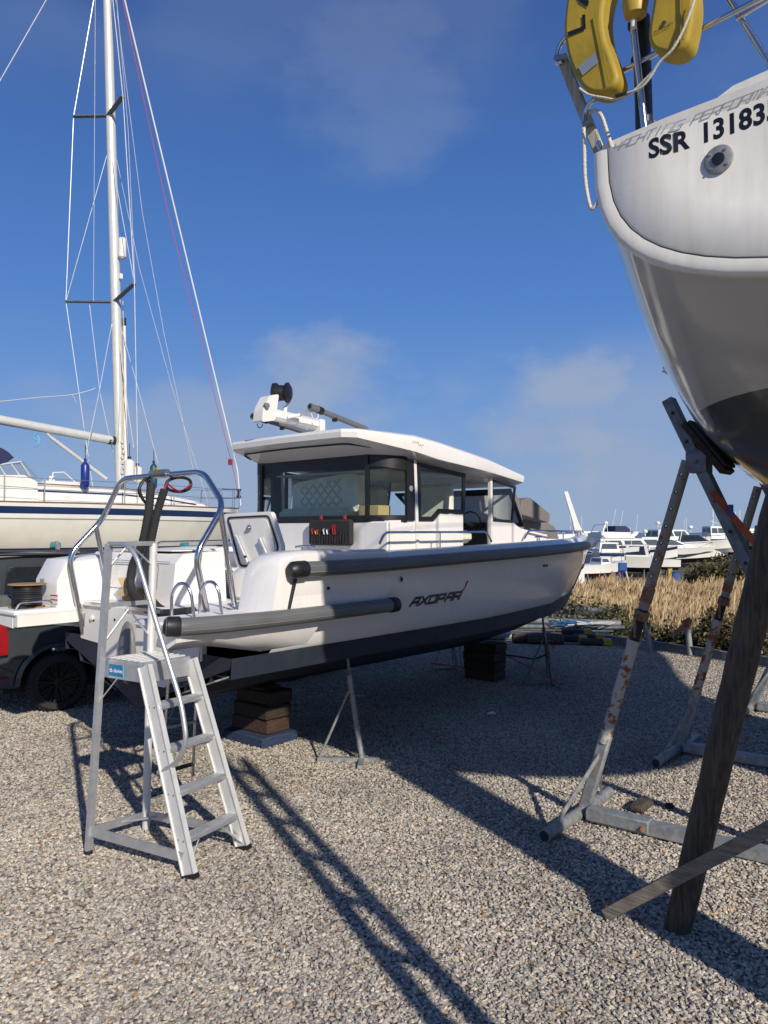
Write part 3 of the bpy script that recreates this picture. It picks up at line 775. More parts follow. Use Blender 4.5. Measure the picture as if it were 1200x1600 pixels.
mb = MB(); mb.box((.20, c.y - .1, c.z - .02), (.03, 1.1, .34), bev=.01); mb.build('speaker_panel', WHITE, boat)
# open hatch lid
q = [A.x(349, 803, .02), A.x(424, 799, .0), A.x(440, 860, .02), A.x(385, 892, .05), A.x(368, 880, .04)]
q = [A.x(349, 803, .0), A.x(423, 799, .0), A.x(441, 857, .0), A.x(428, 890, .0), A.x(372, 890, .0)]
cen = sum(q, V()) / 5
mb = MB(); mb.prism(fillet(q, .04, 3, True), (.05, 0, 0)); lid = mb.build('hatch_lid', WHITE, boat)
ins = [cen + (p - cen) * .86 for p in q]
mb = MB(); mb.tube([p + V((-.006, 0, 0)) for p in fillet(ins, .04, 4, True)], .010, 6, closed=True); mb.build('hatch_seal', BLACK, lid)
ins2 = [cen + (p - cen) * .76 for p in q]
mb = MB(); mb.prism([p + V((-.001, 0, 0)) for p in fillet(ins2, .04, 4, True)], (-.014, 0, 0)); mb.build('hatch_inner_panel', WHITE2, lid)
c = A.x(390, 825, -.02); mb = MB(); mb.rev(c, [(.032, 0), (.032, -.012), (.018, -.014), (.018, -.03), (.001, -.032)], 18, (1, 0, 0)); mb.build('hatch_latch', CHROME, lid)
for a, b2 in (((369, 838), (387, 880)), ((406, 842), (421, 876))):
    p0 = A.x(*a, -.035); p1 = A.x(*b2, -.035); mb = MB(); mb.tube([p0, p1], .025, 12); mb.build('rod_holder', GREYP if a[0] == 0 else ALU, lid)
    pm = p0.lerp(p1, .75) + V((-.02, -.03, 0)); mb = MB(); mb.box(pm, (.02, .03, .02), bev=.004); mb.build('clip', BLACK, lid)
# fender tubes
mb = MB()
pts = [V((x, -(tb_half(x) + .045), gunz(x) - .0)) for x in (-.80, -.62, -.3, .3, .9, 1.6, 2.4, 3.0, 3.6, 4.1, 4.6, 5, 5.4, 5.8, 6.2, 6.5, 6.8, 7.05, 7.25, 7.4, 7.5)]
pts[-1].y = -.05; pts = pts + [V((7.56, 0, pts[-1].z))] + [V((p.x, -p.y, p.z)) for p in reversed(pts)]
mb.tube(pts, .062, 14); tbu = mb.build('upper_fender', TUBEG, boat)
mb = MB()
for off in (-.022, .022): mb.tube([V((p.x + (.057 if abs(p.y) < .02 else 0), p.y + (-.058 if p.y < 0 else .058) * (abs(p.y) > .02), p.z + off)) for p in pts], .006, 5)
mb.build('fender_rib', GREYP, tbu)
for sd in (-1, 1):
    mb = MB(); mb.tube([(-.87, sd * 1.462, 1.755), (-.84, sd * 1.465, 1.757), (-.80, sd * 1.465, 1.758), (-.71, sd * 1.465, 1.76), (-.70, sd * 1.465, 1.76)], [.045, .068, .07, .07, .062], 16); mb.build('fender_cap', BLACK, boat)
    pts = spline([(-1.93, sd * 1.38, 1.415), (-1.80, sd * 1.44, 1.41), (-1.5, sd * 1.475, 1.405), (-1, sd * 1.48, 1.40), (-.4, sd * 1.475, 1.40), (.42, sd * 1.46, 1.40)], 6)
    mb = MB(); mb.tube(pts, .062, 16); lt = mb.build('lower_fender', TUBEG, boat)
    mb = MB()
    for off in (-.02, .02): mb.tube([p + V((0, sd * .058, off)) for p in pts[4:]], .005, 5)
    mb.build('fender_rib', GREYP, lt)
    mb = MB(); mb.tube([(.34, sd * 1.462, 1.40), (.36, sd * 1.462, 1.40), (.44, sd * 1.46, 1.40), (.49, sd * 1.455, 1.40)], [.063, .07, .068, .03], 16); mb.build('fender_cap', BLACK, boat)
    mb = MB(); mb.tube([(-1.94, sd * 1.37, 1.42), (-1.92, sd * 1.385, 1.417), (-1.85, sd * 1.42, 1.413), (-1.84, sd * 1.425, 1.413)], [.045, .068, .07, .063], 16); mb.build('fender_cap', BLACK, boat)
# stern arch and its struts
arch_pts = [(-1.22, -.86, 1.30), (-1.40, -.93, 1.87), (-1.05, -.90, 2.27), (-1.05, -.52, 2.57), (-1.09, .52, 2.57), (-1.07, .90, 2.19), (-1.40, .93, 1.85), (-1.27, .88, 1.10)]
arch_pts = [A.y(325, 965, -.86), A.y(305, 868, -.93), A.y(350, 790, -.9), A.y(318, 737, -.52), A.y(190, 748, .52), A.y(160, 812, .90), A.y(107, 868, .93), A.y(131, 990, .90)]
mb = MB(); mb.tube(fillet(arch_pts, .12, 6), .025, 14); arch = mb.build('stern_arch', CHROME, boat)
for a, b2, sd in ((A.y(345, 800, -.9), A.y(366, 945, -.90), 0), (A.y(150, 824, .9), A.y(176, 944, .88), 0)):
    mb = MB(); mb.tube([a, b2], .022, 12); mb.rev((b2.x, b2.y, b2.z - .01), [(.04, 0), (.04, .012)], 14); mb.build('arch_strut', CHROME, arch)
mb = MB(); p = A.y(139, 968, .86); mb.box(p, (.10, .012, .12), rz=.0); mb.build('arch_bracket', CHROME, arch)
for dz in (-.03, .03): mb = MB(); mb.rev(p + V((.02, -.01, dz)), [(.012, 0), (.012, -.014)], 10, (0, 1, 0)); mb.build('bracket_bolt', RADOME, arch)
# hooked boarding ladder on the well side
lad = MB()
def yy(px, py, c=-.97): return A.y(px, py, c)
for k, (bx, by, tx, ty) in enumerate(((258, 1142, 268, 985), (301, 1213, 312, 985))):
    p0 = yy(bx, by); p1 = yy(tx, ty); top = p1 + V((0, 0, .30)); p1.z = 1.3
    hk = [p0, p1, V((p1.x, p1.y, 1.60)), V((p1.x + .02, p1.y - .05, 1.675)), V((p1.x + .035, p1.y - .13, 1.675)), V((p1.x + .05, p1.y - .17, 1.60)), V((p1.x + .06, p1.y - .19, 1.432))]
    lad.tube(fillet(hk, .05, 4), .0125, 10)
    if k == 0: L0 = (p0, p1)
    else: L1 = (p0, p1)
sl = lad.build('boarding_ladder', CHROME, boat)
for z in (1.235, .95, .62, .30):
    a = L0[1].lerp(L0[0], (L0[1].z - z) / (L0[1].z - L0[0].z)) if z > .5 else V((L0[0].x, L0[0].y, z)); b2 = L1[1].lerp(L1[0], (L1[1].z - z) / (L1[1].z - L1[0].z))
    mb = MB(); mb.bar(a, b2, .022, .03, (0, 1, 0)); mb.build('rung', CHROME if z > .5 else DARKM, sl)
mb = MB(); mb.tube([L0[0], V((L0[0].x, L0[0].y, .26))], .010, 8); mb.build('lower_pole', CHROME, sl)
mb = MB(); mb.ball(V((L1[1].x - .01, L1[1].y, 1.27)), .032, 10); mb.build('ladder_clamp', BLACK, sl)
# trim tab
p0 = V((-1.05, -1.0, .93)); mb = MB(); mb.prism([V((-.95, -1.22, .99)), V((-.95, -.75, .82)), V((-1.32, -.72, .78)), V((-1.34, -1.16, .93))], (0, 0, .012)); mb.build('trim_tab', GALV, boat)
# through hull fittings
def sidefit(px, py, r, m, name, parent=boat):
    p = A.y(px, py, -1.40); t = min(1, max(0, (gunz(p.x) - p.z) / (gunz(p.x) - chine(p.x)[1]))); s_ = side_pt(p.x, t)
    mb = MB(); mb.rev(s_ + V((0, -.002, 0)), [(r, 0), (r, .010), (r * .75, .014), (r * .7, .006), (.001, .006)], 18, (0, -1, 0)); return mb.build(name, m, parent)
f1 = sidefit(624, 905, .026, CHROME, 'side_fitting'); sidefit(624, 905, .014, BLACK, 'fitting_hole', f1).location = (0, -.008, 0)
for q in ((511, 919), (635, 886), (853, 884), (858, 884)): sidefit(*q, .014, BLACK, 'drain_hole')
# letters on the hull side
def P_side(x0, z0, dx, dz):
    def f(u, v, e):
        x = x0 + u * dx; z = z0 + v + u * dz
        t = min(1, max(0, (gunz(x) - z) / (gunz(x) - chine(x)[1]))); s_ = side_pt(x, t); return V((x, s_.y - .003 - e, z))
    return f
a = A.y(646, 947, -1.38); b2 = A.y(722, 931, -1.38); sc_ = (b2.x - a.x)
mb = MB(); strokes(mb, 'AXOPAR', P_side(a.x - .02, a.z, 1, (b2.z - a.z - .02) / sc_ * .6), .070, .118, .025, .024, .45); mb.build('hull_lettering', LOGO, boat)
f_ = P_side(b2.x, b2.z, 1, 0); mb = MB(); mb.add([f_(.0, .05, .001), f_(.035, .055, .001), f_(.095, .155, .001), f_(.055, .15, .001), f_(.035, .085, .001)], [(0, 1, 2, 3, 4)]); mb.build('hull_emblem', LOGOR, boat)

# ---- cabin
cab = MB()
CY = 1.0
def side_prism(mb, pts, y0, y1, mi=0): mb.prism([V((x, y0, z)) for x, z in pts], (0, y1 - y0, 0), mi)
for sd in (-1, 1):
    side_prism(cab, [(.90, 1.5), (.90, 2.17), (1.36, 2.18), (1.42, 2.16), (1.68, 2.17), (1.78, 2.25), (2.22, 2.25), (2.22, 1.5)], sd * CY, sd * (CY - .05))
    side_prism(cab, [(2.80, 1.5), (2.80, 2.195), (3.32, 2.175), (3.5, 2.10), (4.2, 2.02), (4.3, 1.7), (4.3, 1.5)], sd * CY, sd * (CY - .05))
cab.box((.91, 0, 1.83), (.05, 2.0, .66), bev=.01)
cab.loft([[V((x, y, z)) for y, z in ((-h_, 1.6), (-h_, zt - .08), (-h_ + .10, zt), (h_ - .10, zt), (h_, zt - .08), (h_, 1.6))] for x, h_, zt in ((3.33, .99, 2.17), (3.7, .97, 2.12), (4.25, .88, 2.04), (4.9, .70, 1.98), (5.3, .5, 1.86))])
cabin = cab.build('cabin', WHITE, boat)
for sd in (-1, 1):
    for q in ((1.36, 1.85, 1.31, 2.80), (2.80, 1.7, 2.79, 2.72)):
        mb = MB(); mb.bar((q[0], sd * (CY + .003), q[1]), (q[2], sd * (CY + .003), q[3]), .045, .035, (0, 1, 0)); mb.build('cabin_pillar', WHITE2, cabin)
# glazing
def frame_win(name, poly, m_gl, inset=.045, th=.02, parent=cabin, nrm=None):
    poly = [V(p) for p in poly]; c = sum(poly, V()) / len(poly)
    if nrm is None: nrm = (poly[1] - poly[0]).cross(poly[2] - poly[1]).normalized()
    n = len(poly); inn = []
    for i, p in enumerate(poly):
        a = (poly[i - 1] - p).normalized(); b = (poly[(i + 1) % n] - p).normalized()
        s_ = math.sin(a.angle(b)); d = (a + b) * (inset / max(.3, s_))
        if (c - p).dot(d) < 0: d = -d
        inn.append(p + d)
    mb = MB()
    for sgn, (off) in enumerate((0, -th)):
        o = nrm * off; mb.add([p + o for p in poly] + [p + o for p in inn], [(i, (i + 1) % n, n + (i + 1) % n, n + i) for i in range(n)])
    mb.add([p for p in poly] + [p - nrm * th for p in poly], [(i, (i + 1) % n, n + (i + 1) % n, n + i) for i in range(n)])
    mb.add([p for p in inn] + [p - nrm * th for p in inn], [(i, (i + 1) % n, n + (i + 1) % n, n + i) for i in range(n)])
    fr = mb.build(name, BLACK, parent, smooth=False)
    mb = MB(); mb.add([p - nrm * th * .5 for p in inn], [tuple(range(n))]); mb.build('window_pane', m_gl, fr, smooth=False)
    return fr
for sd in (-1, 1):
    y = sd * (CY + .012); nn = V((0, sd, 0))
    frame_win('window', [(1.37, y, 2.165), (1.64, y, 2.17), (1.76, y, 2.255), (2.24, y, 2.255), (2.26, y, 2.715), (1.37, y, 2.775)], CLEAR, .05, nrm=nn)
    frame_win('window', [(2.815, y, 2.185), (3.30, y, 2.17), (3.38, y, 2.62), (2.815, y, 2.68)], CLEAR, .03, nrm=nn)
# aft glass with rounded quarter panels
def aftg(y, z0, z1): return None
arc = [V((.89, .80, 0)), V((.885, -.72, 0))]
cor = [V((.885 + .30 * (1 - math.cos(t)), -(.72 + .29 * math.sin(t)), 0)) for t in [i * math.pi / 2 / 8 for i in range(9)]]
corp = [V((p.x, -p.y, 0)) for p in cor]
path = [V((1.25, 1.01, 0)), V((1.0, 1.008, 0)), V((.93, .985, 0)), V((.895, .95, 0)), V((.885, .90, 0))] + cor
def zt(p): return 2.825 - .02 * abs(p.y) - (p.x - .885) * .12
z0 = 2.175
mb = MB(); mb.loft([[V((p.x, p.y, z0 + .05)) for p in path], [V((p.x, p.y, zt(p) - .06)) for p in path]], closed=False); ag = mb.build('aft_window', CLEAR, cabin)
mb = MB()
for za, zb in ((lambda p: z0 - .02, lambda p: z0 + .05), (lambda p: zt(p) - .09, lambda p: zt(p) + .06)):
    mb.loft([[V((p.x - .006 * (abs(p.y) < .75), p.y * 1.004, za(p))) for p in path], [V((p.x - .006 * (abs(p.y) < .75), p.y * 1.004, zb(p))) for p in path]], closed=False)
for sd in (-1, 1):
    mb.box((.88, -.74 if sd < 0 else .86, 2.5), (.03, .04, .64)); mb.box((1.24, sd * 1.005, 2.48), (.13, .03, .62))
mb.build('window_frame', BLACK, ag)
# windscreen
ws = [V((3.40, -.93, 2.60)), V((3.95, -.80, 2.14)), V((3.95, .80, 2.14)), V((3.40, .93, 2.60))]
frame_win('windscreen', ws, CLEAR, .05, nrm=(ws[1] - ws[0]).cross(ws[2] - ws[1]).normalized())
# hard top: rings of points running round the plan outline
outl = [(.50, .92), (.40, .80), (.35, 0), (.36, -.86), (.46, -.98), (1.12, -1.17), (1.5, -1.19), (2.5, -1.17), (3.50, -1.06), (3.80, -.72), (3.92, 0), (3.80, .72), (3.50, 1.06), (2.5, 1.17), (1.5, 1.19), (1.12, 1.17)]
def rz_(x): return interp([(0, 3.06), (1.2, 3.03), (2.0, 2.955), (3.0, 2.84), (3.8, 2.73)], x)
def fas(x): return interp([(0, .085), (.5, .095), (1.0, .15), (1.3, .20), (2.2, .17), (3.4, .10), (4, .07)], x)
rings = []
for k, (sx, drop) in enumerate(((None, 0), (0, 1), (0, .45), (.006, .16), (.025, .04), (.06, -.006), (.22, -.038), (.55, -.075), (.93, -.09))):
    r_ = []
    for x, y in outl:
        cx = 1.95; z = rz_(x)
        if sx is None:
            xx = max(.90, min(3.35, x)); r_.append(V((xx, max(-.98, min(.98, y)), interp([(.9, 2.835), (1.4, 2.80), (2.3, 2.735), (3.4, 2.615)], xx))))
        elif k == 1: r_.append(V((x + (cx - x) * .006, y * .99, z - fas(x))))
        else:
            xx = x + (cx - x) * sx; r_.append(V((xx, y * (1 - sx), (rz_(xx) if sx else z) - (fas(x) * drop if drop > 0 else 0) - (drop if drop < 0 else 0))))
    rings.append(r_)
mb = MB(); mb.loft(rings); roof = mb.build('hard_top', WHITE, boat, angle=28)
sf = []
for k, (x, y) in enumerate(((.75, .90), (.53, .78), (.50, 0), (.52, -.80), (.98, -1.05))):
    sf.append(V((x, y, lerp(rz_(x) - fas(x), 2.835, (x - .36) / .54 if abs(y) < .9 else .45) - .004)))
mb = MB(); mb.tube(fillet(sf, .1, 4), .009, 6); mb.build('soffit_light_strip', DARKM, roof)
# roof equipment
rack = []
for a, b2, c in (((394, 650), (480, 676), .62), ((484, 635), (556, 664), -.30)):
    p = A.y(*a, c); q = A.y(*b2, c); q = q + (q - p) * .25
    mb = MB(); mb.tube([p, p.lerp(q, .15)], .036, 14); mb.tube([p.lerp(q, .15), q], .030, 14); r0 = mb.build('roof_pole', POLEG, boat)
    mb = MB(); mb.tube([p.lerp(q, .13), p.lerp(q, .20)], .040, 14); pm = p.lerp(q, .42); mb.build('pole_collar', BLACK, r0); mb = MB(); mb.box(pm - V((0, 0, .03)), (.03, .05, .05)); mb.build('pole_clip', BLACK, r0); mb = MB(); mb.rev(p - (q - p).normalized() * .002, [(.022, 0), (.022, .004)], 12, q - p); mb.build('pole_mouth', BLACK, r0)
    mb = MB(); mb.rev((q.x - .22, q.y, q.z - .16), [(.05, -.05), (.05, .02), (.02, .06), (.02, .14)], 12); mb.build('pole_foot', RADOME, r0)
c_ = .22
p0 = A.y(413, 645, c_); p1 = A.y(496, 664, c_)
mb = MB(); mb.bar(p0, p1, .13, .115, bev=.03); mb.bar(p1 + V((-.05, 0, -.02)), p1 + V((.03, 0, -.02)), .2, .15, bev=.01)
am = mb.build('mast_arm', RADOME, boat)
fp = [A.y(x, y, c_) for x, y in ((402, 660), (404, 640), (414, 619), (429, 617), (427, 632), (423, 658))]
mb = MB(); mb.prism([p + V((0, -.07, 0)) for p in fillet(fp, .03, 3, True)], (0, .14, 0)); mb.build('mast_head', RADOME, am)
mb = MB(); p = A.y(415, 634, c_ - .07); mb.rev(p, [(.03, 0), (.03, .03), (.018, .035)], 16, (0, -1, 0)); mb.build('navigation_light', GREYP, am)
mb = MB(); mb.tube([A.y(449, 652, c_ - .08), A.y(470, 648, c_ - .14), A.y(486, 642, -.26)], .018, 10); mb.tube([A.y(445, 648, c_), A.y(446, 636, c_)], .022, 10); mb.build('mast_brace', RADOME, am)
for q_ in (((486, 645), (490, 655), (497, 652), (496, 643)), ((402, 662), (404, 668), (409, 667), (410, 662))):
    mb = MB(); mb.tube(spline([A.y(x, y, 0) for x, y in q_], 5), .005, 5); mb.build('safety_wire', RADOME if q_[0][0] > 450 else BLACKM, am)
c = A.y(439, 614, c_)
ax = V((.55, -.8, .0)).normalized()
mb = MB(); mb.rev(c - ax * .075, [(.05, -.03), (.105, -.01), (.108, .03), (.085, .055), (.082, .11), (.105, .13), (.112, .16), (.06, .19)], 20, ax); mb.build('searchlight', BLACK, am)
mb = MB(); mb.tube(spline([A.y(449, 610, c_ - .08), A.y(453, 618, c_ - .06), A.y(450, 630, c_ - .02), A.y(445, 640, c_)], 4), .015, 8); mb.build('searchlight_yoke', RADOME, am)
# interior seen through the glass
mb = MB()
for p0_, s_ in (((2.1, 0, 1.52), (2.5, 1.9, .03)),): mb.box(p0_, s_)
mb.build('cabin_floor', INTER, cabin)
mb = MB(); mb.box((2.1, 0, 2.70), (2.0, 1.7, .02)); 
mb.build('ceiling_lining', INTER, cabin)
cz_ = [(.70, 2.28), (.68, 2.62), (-.30, 2.78), (-.33, 2.30)]
mb = MB(); mb.prism([V((1.22, y, z)) for y, z in ((.72, 2.26), (.70, 2.60), (.62, 2.63), (-.22, 2.71), (-.30, 2.68), (-.32, 2.28))], (.16, 0, 0)); st = mb.build('bench_seat', SEATM, cabin)
mb = MB(); mb.prism([V((1.214, y, z)) for y, z in ((.58, 2.34), (.57, 2.575), (-.06, 2.64), (-.09, 2.34))], (.01, 0, 0)); mb.build('quilted_panel', QUILT, st)
mb = MB(); mb.box((1.14, .22, 2.25), (.28, 1.05, .14), bev=.05); mb.box((1.3, .22, 1.9), (.5, 1.0, .55), bev=.02); mb.build('seat_cushion', SEATM, st)
for y in (.55, -.45):
    mb = MB(); mb.box((2.45, y, 2.32), (.14, .5, .62), bev=.05); mb.box((2.65, y, 2.0), (.5, .5, .16), bev=.05); mb.box((2.62, y, 1.75), (.2, .2, .4)); mb.build('helm_seat', SEATM, cabin)
mb = MB(); mb.box((3.3, 0, 2.0), (.5, 1.7, .35), bev=.06); mb.build('dashboard', BLACKM, cabin)
mb = MB(); mb.tube([(3.05, -.55 + .16 * math.cos(t), 2.15 + .16 * math.sin(t)) for t in [i * .5236 for i in range(12)]], .012, 8, closed=True); mb.build('steering_wheel', BLACK, cabin)
mb = MB(); mb.box((1.13, 0, 2.196), (.44, 1.8, .01)); mb.build('window_shelf', BLACKM, cabin)
# side rails
for pts_ in ([(593, 850), (601, 832), (760, 831), (768, 846)], ):
    pts3 = [A.y(x, y, -1.17) for x, y in pts_]; mb = MB(); mb.tube(fillet(pts3, .06, 4), .0125, 8)
    for f in (.5,): p = pts3[1].lerp(pts3[2], f); mb.tube([p, V((p.x, p.y, 1.87))], .010, 6)
    mb.build('side_rail', CHROME, boat)
r1 = [A.y(819, 842, -1.05), A.y(826, 829, -1.05)]
pr = [r1[0], r1[1]] + [V((x, -(tb_half(x) - .10), 2.07)) for x in (4.2, 4.8, 5.4, 6.0, 6.5, 6.9)]
pr[2].y = lerp(pr[1].y, pr[2].y, .7)
mb = MB(); mb.tube(fillet(pr + [V((7.0, -.2, 2.06)), V((7.0, -.19, 1.9))], .05, 3), .0125, 8)
for x in (4.3, 5.2, 6.1): mb.tube([(x, -(tb_half(x) - .10), 2.07), (x, -(tb_half(x) - .10), 1.88)], .010, 6)
mb.build('bow_rail', CHROME, boat)
mb = MB(); q = [A.y(243, 860, 1.25), A.y(247, 847, 1.25), A.y(345, 845, 1.25), A.y(420, 845, 1.25)]; mb.tube(fillet(q, .05, 4), .0125, 8); mb.build('port_rail', CHROME, boat)
# mirrored plain port rail forward, cleats
mb = MB(); mb.tube([(3.0, 1.17, 1.87), (3.1, 1.17, 2.07), (4.2, 1.2, 2.07), (5.4, .86, 2.07), (6.5, .4, 2.07), (7.0, .2, 2.06), (7.0, .19, 1.9)], .0125, 8); mb.build('bow_rail', CHROME, boat)
def cleat(x, y, z, L=.2, rz=0, par=boat):
    mb = MB(); d = V((math.cos(rz), math.sin(rz), 0)) * L / 2; c = V((x, y, z))
    mb.tube([c - d + V((0, 0, .055)), c - d * .5 + V((0, 0, .06)), c + d * .5 + V((0, 0, .06)), c + d + V((0, 0, .055))], .009, 8)
    for s_ in (-.35, .35): mb.tube([c + d * s_, c + d * s_ + V((0, 0, .06))], .009, 8)
    return mb.build('cleat', CHROME, par)
cp = A.y(477, 862, -1.20); cleat(cp.x, cp.y, 1.875, .22); cleat(5.6, -.75, 1.99, .16); cp = A.y(785, 842, -1.1); cleat(3.4, -1.3, 1.94, .14)
mb = MB(); mb.tube(fillet([(-1.84, 1.0, 1.36), (-1.80, 1.0, 1.43), (-1.52, 1.0, 1.43), (-1.48, 1.0, 1.36)], .03, 3), .010, 8); mb.build('mooring_handle', CHROME, boat)
# foredeck and dark vinyl sunpads folded up there
mb = MB(); mb.loft([[V((x, -h_, 1.72)), V((x, h_, 1.72))] for x, h_ in ((.4, 1.3), (3, 1.3), (4.6, 1.1), (5.8, .65), (6.8, .25), (7.3, .03))], closed=False); mb.build('deck', NONSKID, boat)
# small signature-like mark on the hard top
a = A.y(644, 692, -1.17); mb = MB()
zz = [a + V((k * .012, -.006, .012 * math.sin(k * 1.9) + (.012 if k < 9 else -.012))) for k in range(16)]
mb.tube(zz, .0016, 4); mb.build('roof_script', DARKM, boat)
mb = MB(); p = A.y(640, 777 - 10, -1.0); mb.rev((1.235, -1.024, 2.50), [(.03, 0), (.03, .003)], 16, (0, -1, 0)); mb.build('roundel_sticker', FADE, boat)

# ---- loose things aboard
p = A.x(515, 815, .84); 
tc_ = thing('tool_case', 'open black tool case with red handled pliers hung below the aft window', 'tool case', A.w(.86, -.28, 1.92), A.a)
mb = MB(); mb.box((-.03, 0, .13), (.06, .62, .27), bev=.02); mb.build('case_shell', BLACKM, tc_)
mb = MB()
for k in range(14): mb.box((-.068, -.24 + k * .037, .06 + .012 * (k % 3)), (.012, .026, .11), bev=.004)
mb.build('tool_pocket', BLACK, tc_)
rr_ = random.Random(4)
for k, (y, c, h) in enumerate(((.22, RED, .06), (.17, YEL, .03), (.14, RED, .05), (.05, ALU, .06), (.0, ALU, .05), (-.08, RED, .10), (-.11, RED, .10))):
    mb = MB(); mb.tube([(-.078, y, .11), (-.08, y + .012, .13 + h * .5), (-.078, y - .004, .11 + h)], .008, 6); mb.build('tool', c, tc_)
for y in (.15, -.19):
    mb = MB(); mb.box((-.02, y, .285), (.03, .03, .045), bev=.006); mb.build('red_latch', RED, tc_)
# vinyl cushions stacked on the foredeck
cu = thing('sunpad_stack', 'taupe vinyl sun pads heaped on the foredeck ahead of the windscreen', 'cushion', A.w(4.9, -.2, 1.85), A.a)
def pad(nm, pts_, c, th):
    mb = MB(); pts3 = [A.y(x, y, c) - V((4.9, -.2, 1.85)) for x, y in pts_]; mb.prism(fillet(pts3, .04, 3, True), (0, th, 0)); o = mb.build(nm, GRAYFAB, cu); m = o.modifiers.new('bevel', 'BEVEL'); m.width = .03; m.segments = 3; m.limit_method = 'ANGLE'; return o
pad('sun_pad', [(806, 770), (812, 782), (819, 828), (801, 828)], -.45, .6)
pad('sun_pad', [(816, 782), (828, 777), (860, 803), (858, 817), (812, 803)], -.35, .5)
pad('sun_pad', [(848, 812), (866, 822), (874, 842), (820, 842), (822, 808)], -.15, .6)
pad('sun_pad', [(816, 780), (828, 777), (845, 797), (838, 800)], .1, .4)
# cable reel, cardboard box, hoses
rl = thing('cable_reel', 'black cable wound on a wooden drum standing on the port swim platform', 'cable reel', A.w(-1.60, 1.25, 1.43), A.a)
p = A.y(42, 948, 1.2) ; rl.location = A.w(p.x, 1.2, 1.367)
mb = MB(); mb.rev((0, 0, .012), [(.115, 0), (.125, .02), (.12, .05), (.127, .08), (.12, .11), (.126, .14), (.118, .17), (.12, .19)], 28); mb.build('cable_coil', BLACKM, rl)
mb = MB()
for k in range(9):
    z = .03 + k * .019; mb.tube([(.124 * math.cos(t), .124 * math.sin(t), z + .004 * math.sin(t * 2 + k)) for t in [i * math.pi / 12 for i in range(24)]], .0075, 6, closed=True)
mb.tube(spline([(-.12, -.03, .04), (-.16, -.06, .012), (-.13, -.14, .01), (-.02, -.16, .01), (.05, -.14, .02)], 5), .006, 6)
mb.build('cable_turn', BLACK, rl)
for z_, r_r in ((0, .155), (.205, .165)): mb = MB(); mb.rev((0, 0, z_), [(r_r, 0), (r_r, .010)], 32); mb.build('drum_flange', CARD, rl)
bx_ = thing('cardboard_box', 'small open cardboard box on the stern beside the black hoses', 'box', A.w(-1.07, .30, 1.432), A.a + .1)
mb = MB(); mb.box((0, 0, .06), (.10, .3, .12)); mb.build('carton', CARD, bx_)
mb = MB()
mb.prism([V((-.05, .02, .12)), V((-.05, .15, .12)), V((-.09, .17, .05)), V((-.09, .04, .05))], (0, 0, .004))
mb.prism([V((-.05, .15, .12)), V((.05, .15, .12)), V((.05, .22, .20)), V((-.05, .22, .20))], (0, 0, .004)); mb.build('flap', CARDL, bx_)
bx2 = MB(); bx2.box(A.w(1.25, -.52, 2.27) + V((0, 0, 0)), (.2, .28, .13), rz=A.a, bev=.004); tag(bx2.build('cardboard_box', CARDL), 'pale cardboard box behind the aft cabin window beside the seat', 'box')
def hose(pxs, cs, r, name, lab, m=BLACKM):
    pts = [A.x(x, y, c) for (x, y), c in zip(pxs, cs)]; sp_ = spline(pts, 22); rs = [r * (1 + (.07 if k % 2 else -.05)) for k in range(len(sp_))]
    t = thing(name, lab, 'hose', A.o, A.a); mb = MB(); mb.tube(sp_, rs, 12); mb.build('corrugated_tube', m, t, angle=70); return t
HG = 'corrugated hoses hanging from the stern arch'
h1 = hose([(236, 755), (232, 800), (222, 850), (207, 885), (205, 918), (222, 946), (250, 958), (285, 957), (303, 955)], [-1.12, -1.14, -1.16, -1.18, -1.2, -1.24, -1.24, -1.24, -1.22], .036, 'corrugated_hose', 'left of two fat black corrugated hoses hanging from the stern arch')
h2 = hose([(257, 765), (246, 800), (235, 850), (226, 890), (230, 922), (243, 945), (262, 958)], [-1.12, -1.14, -1.16, -1.17, -1.18, -1.17, -1.15], .034, 'corrugated_hose', 'right of two fat black corrugated hoses hanging from the stern arch')
for h_ in (h1, h2): h_['group'] = HG
for pxs, c0, m_, lab in (([(236, 757), (228, 748), (218, 762), (222, 778), (228, 786)], .14, BLACK, 'black battery cable looped beside the left hose under the arch'), ([(232, 757), (224, 750), (216, 765), (219, 776)], .16, RED, 'red battery cable looped beside the left hose under the arch'),
                     ([(257, 770), (262, 752), (280, 746), (296, 750), (297, 762), (284, 768), (266, 766), (258, 758)], -.1, BLACK, 'black battery cable coiled right of the hoses at the arch top'), ([(256, 766), (261, 756), (272, 764), (284, 767), (298, 757)], -.12, RED, 'red battery cable coiled right of the hoses at the arch top')):
    mb = MB(); mb.tube(spline([A.y(x, y, c0) for x, y in pxs], 6), .008 if m_ is RED else .014, 8); tag(mb.build('battery_cable', m_, None), lab, 'cable', 'battery cables at the arch'); o = bpy.context.scene.objects[-1] if False else None
# cables above were made in the boat's frame: lift them into the world
for o in [o for o in bpy.data.objects if o.name.startswith('battery_cable')]:
    o.location = A.w(*o.location); o.rotation_euler = (0, 0, A.a)
mb = MB(); p = A.y(244, 737, .05); mb.box(A.w(*p), (.012, .055, .075), rz=A.a, bev=.003); tag(mb.build('tag', YEL), 'yellow paper tag taped to the top of the stern arch', 'tag')
mb = MB(); mb.tube([A.w(*A.y(236, 741, .12)), A.w(*A.y(262, 739, -.1))], .036, 10); tag(mb.build('clear_tape', CLEARP), 'clear plastic wrap around the top bar of the stern arch', 'tape')

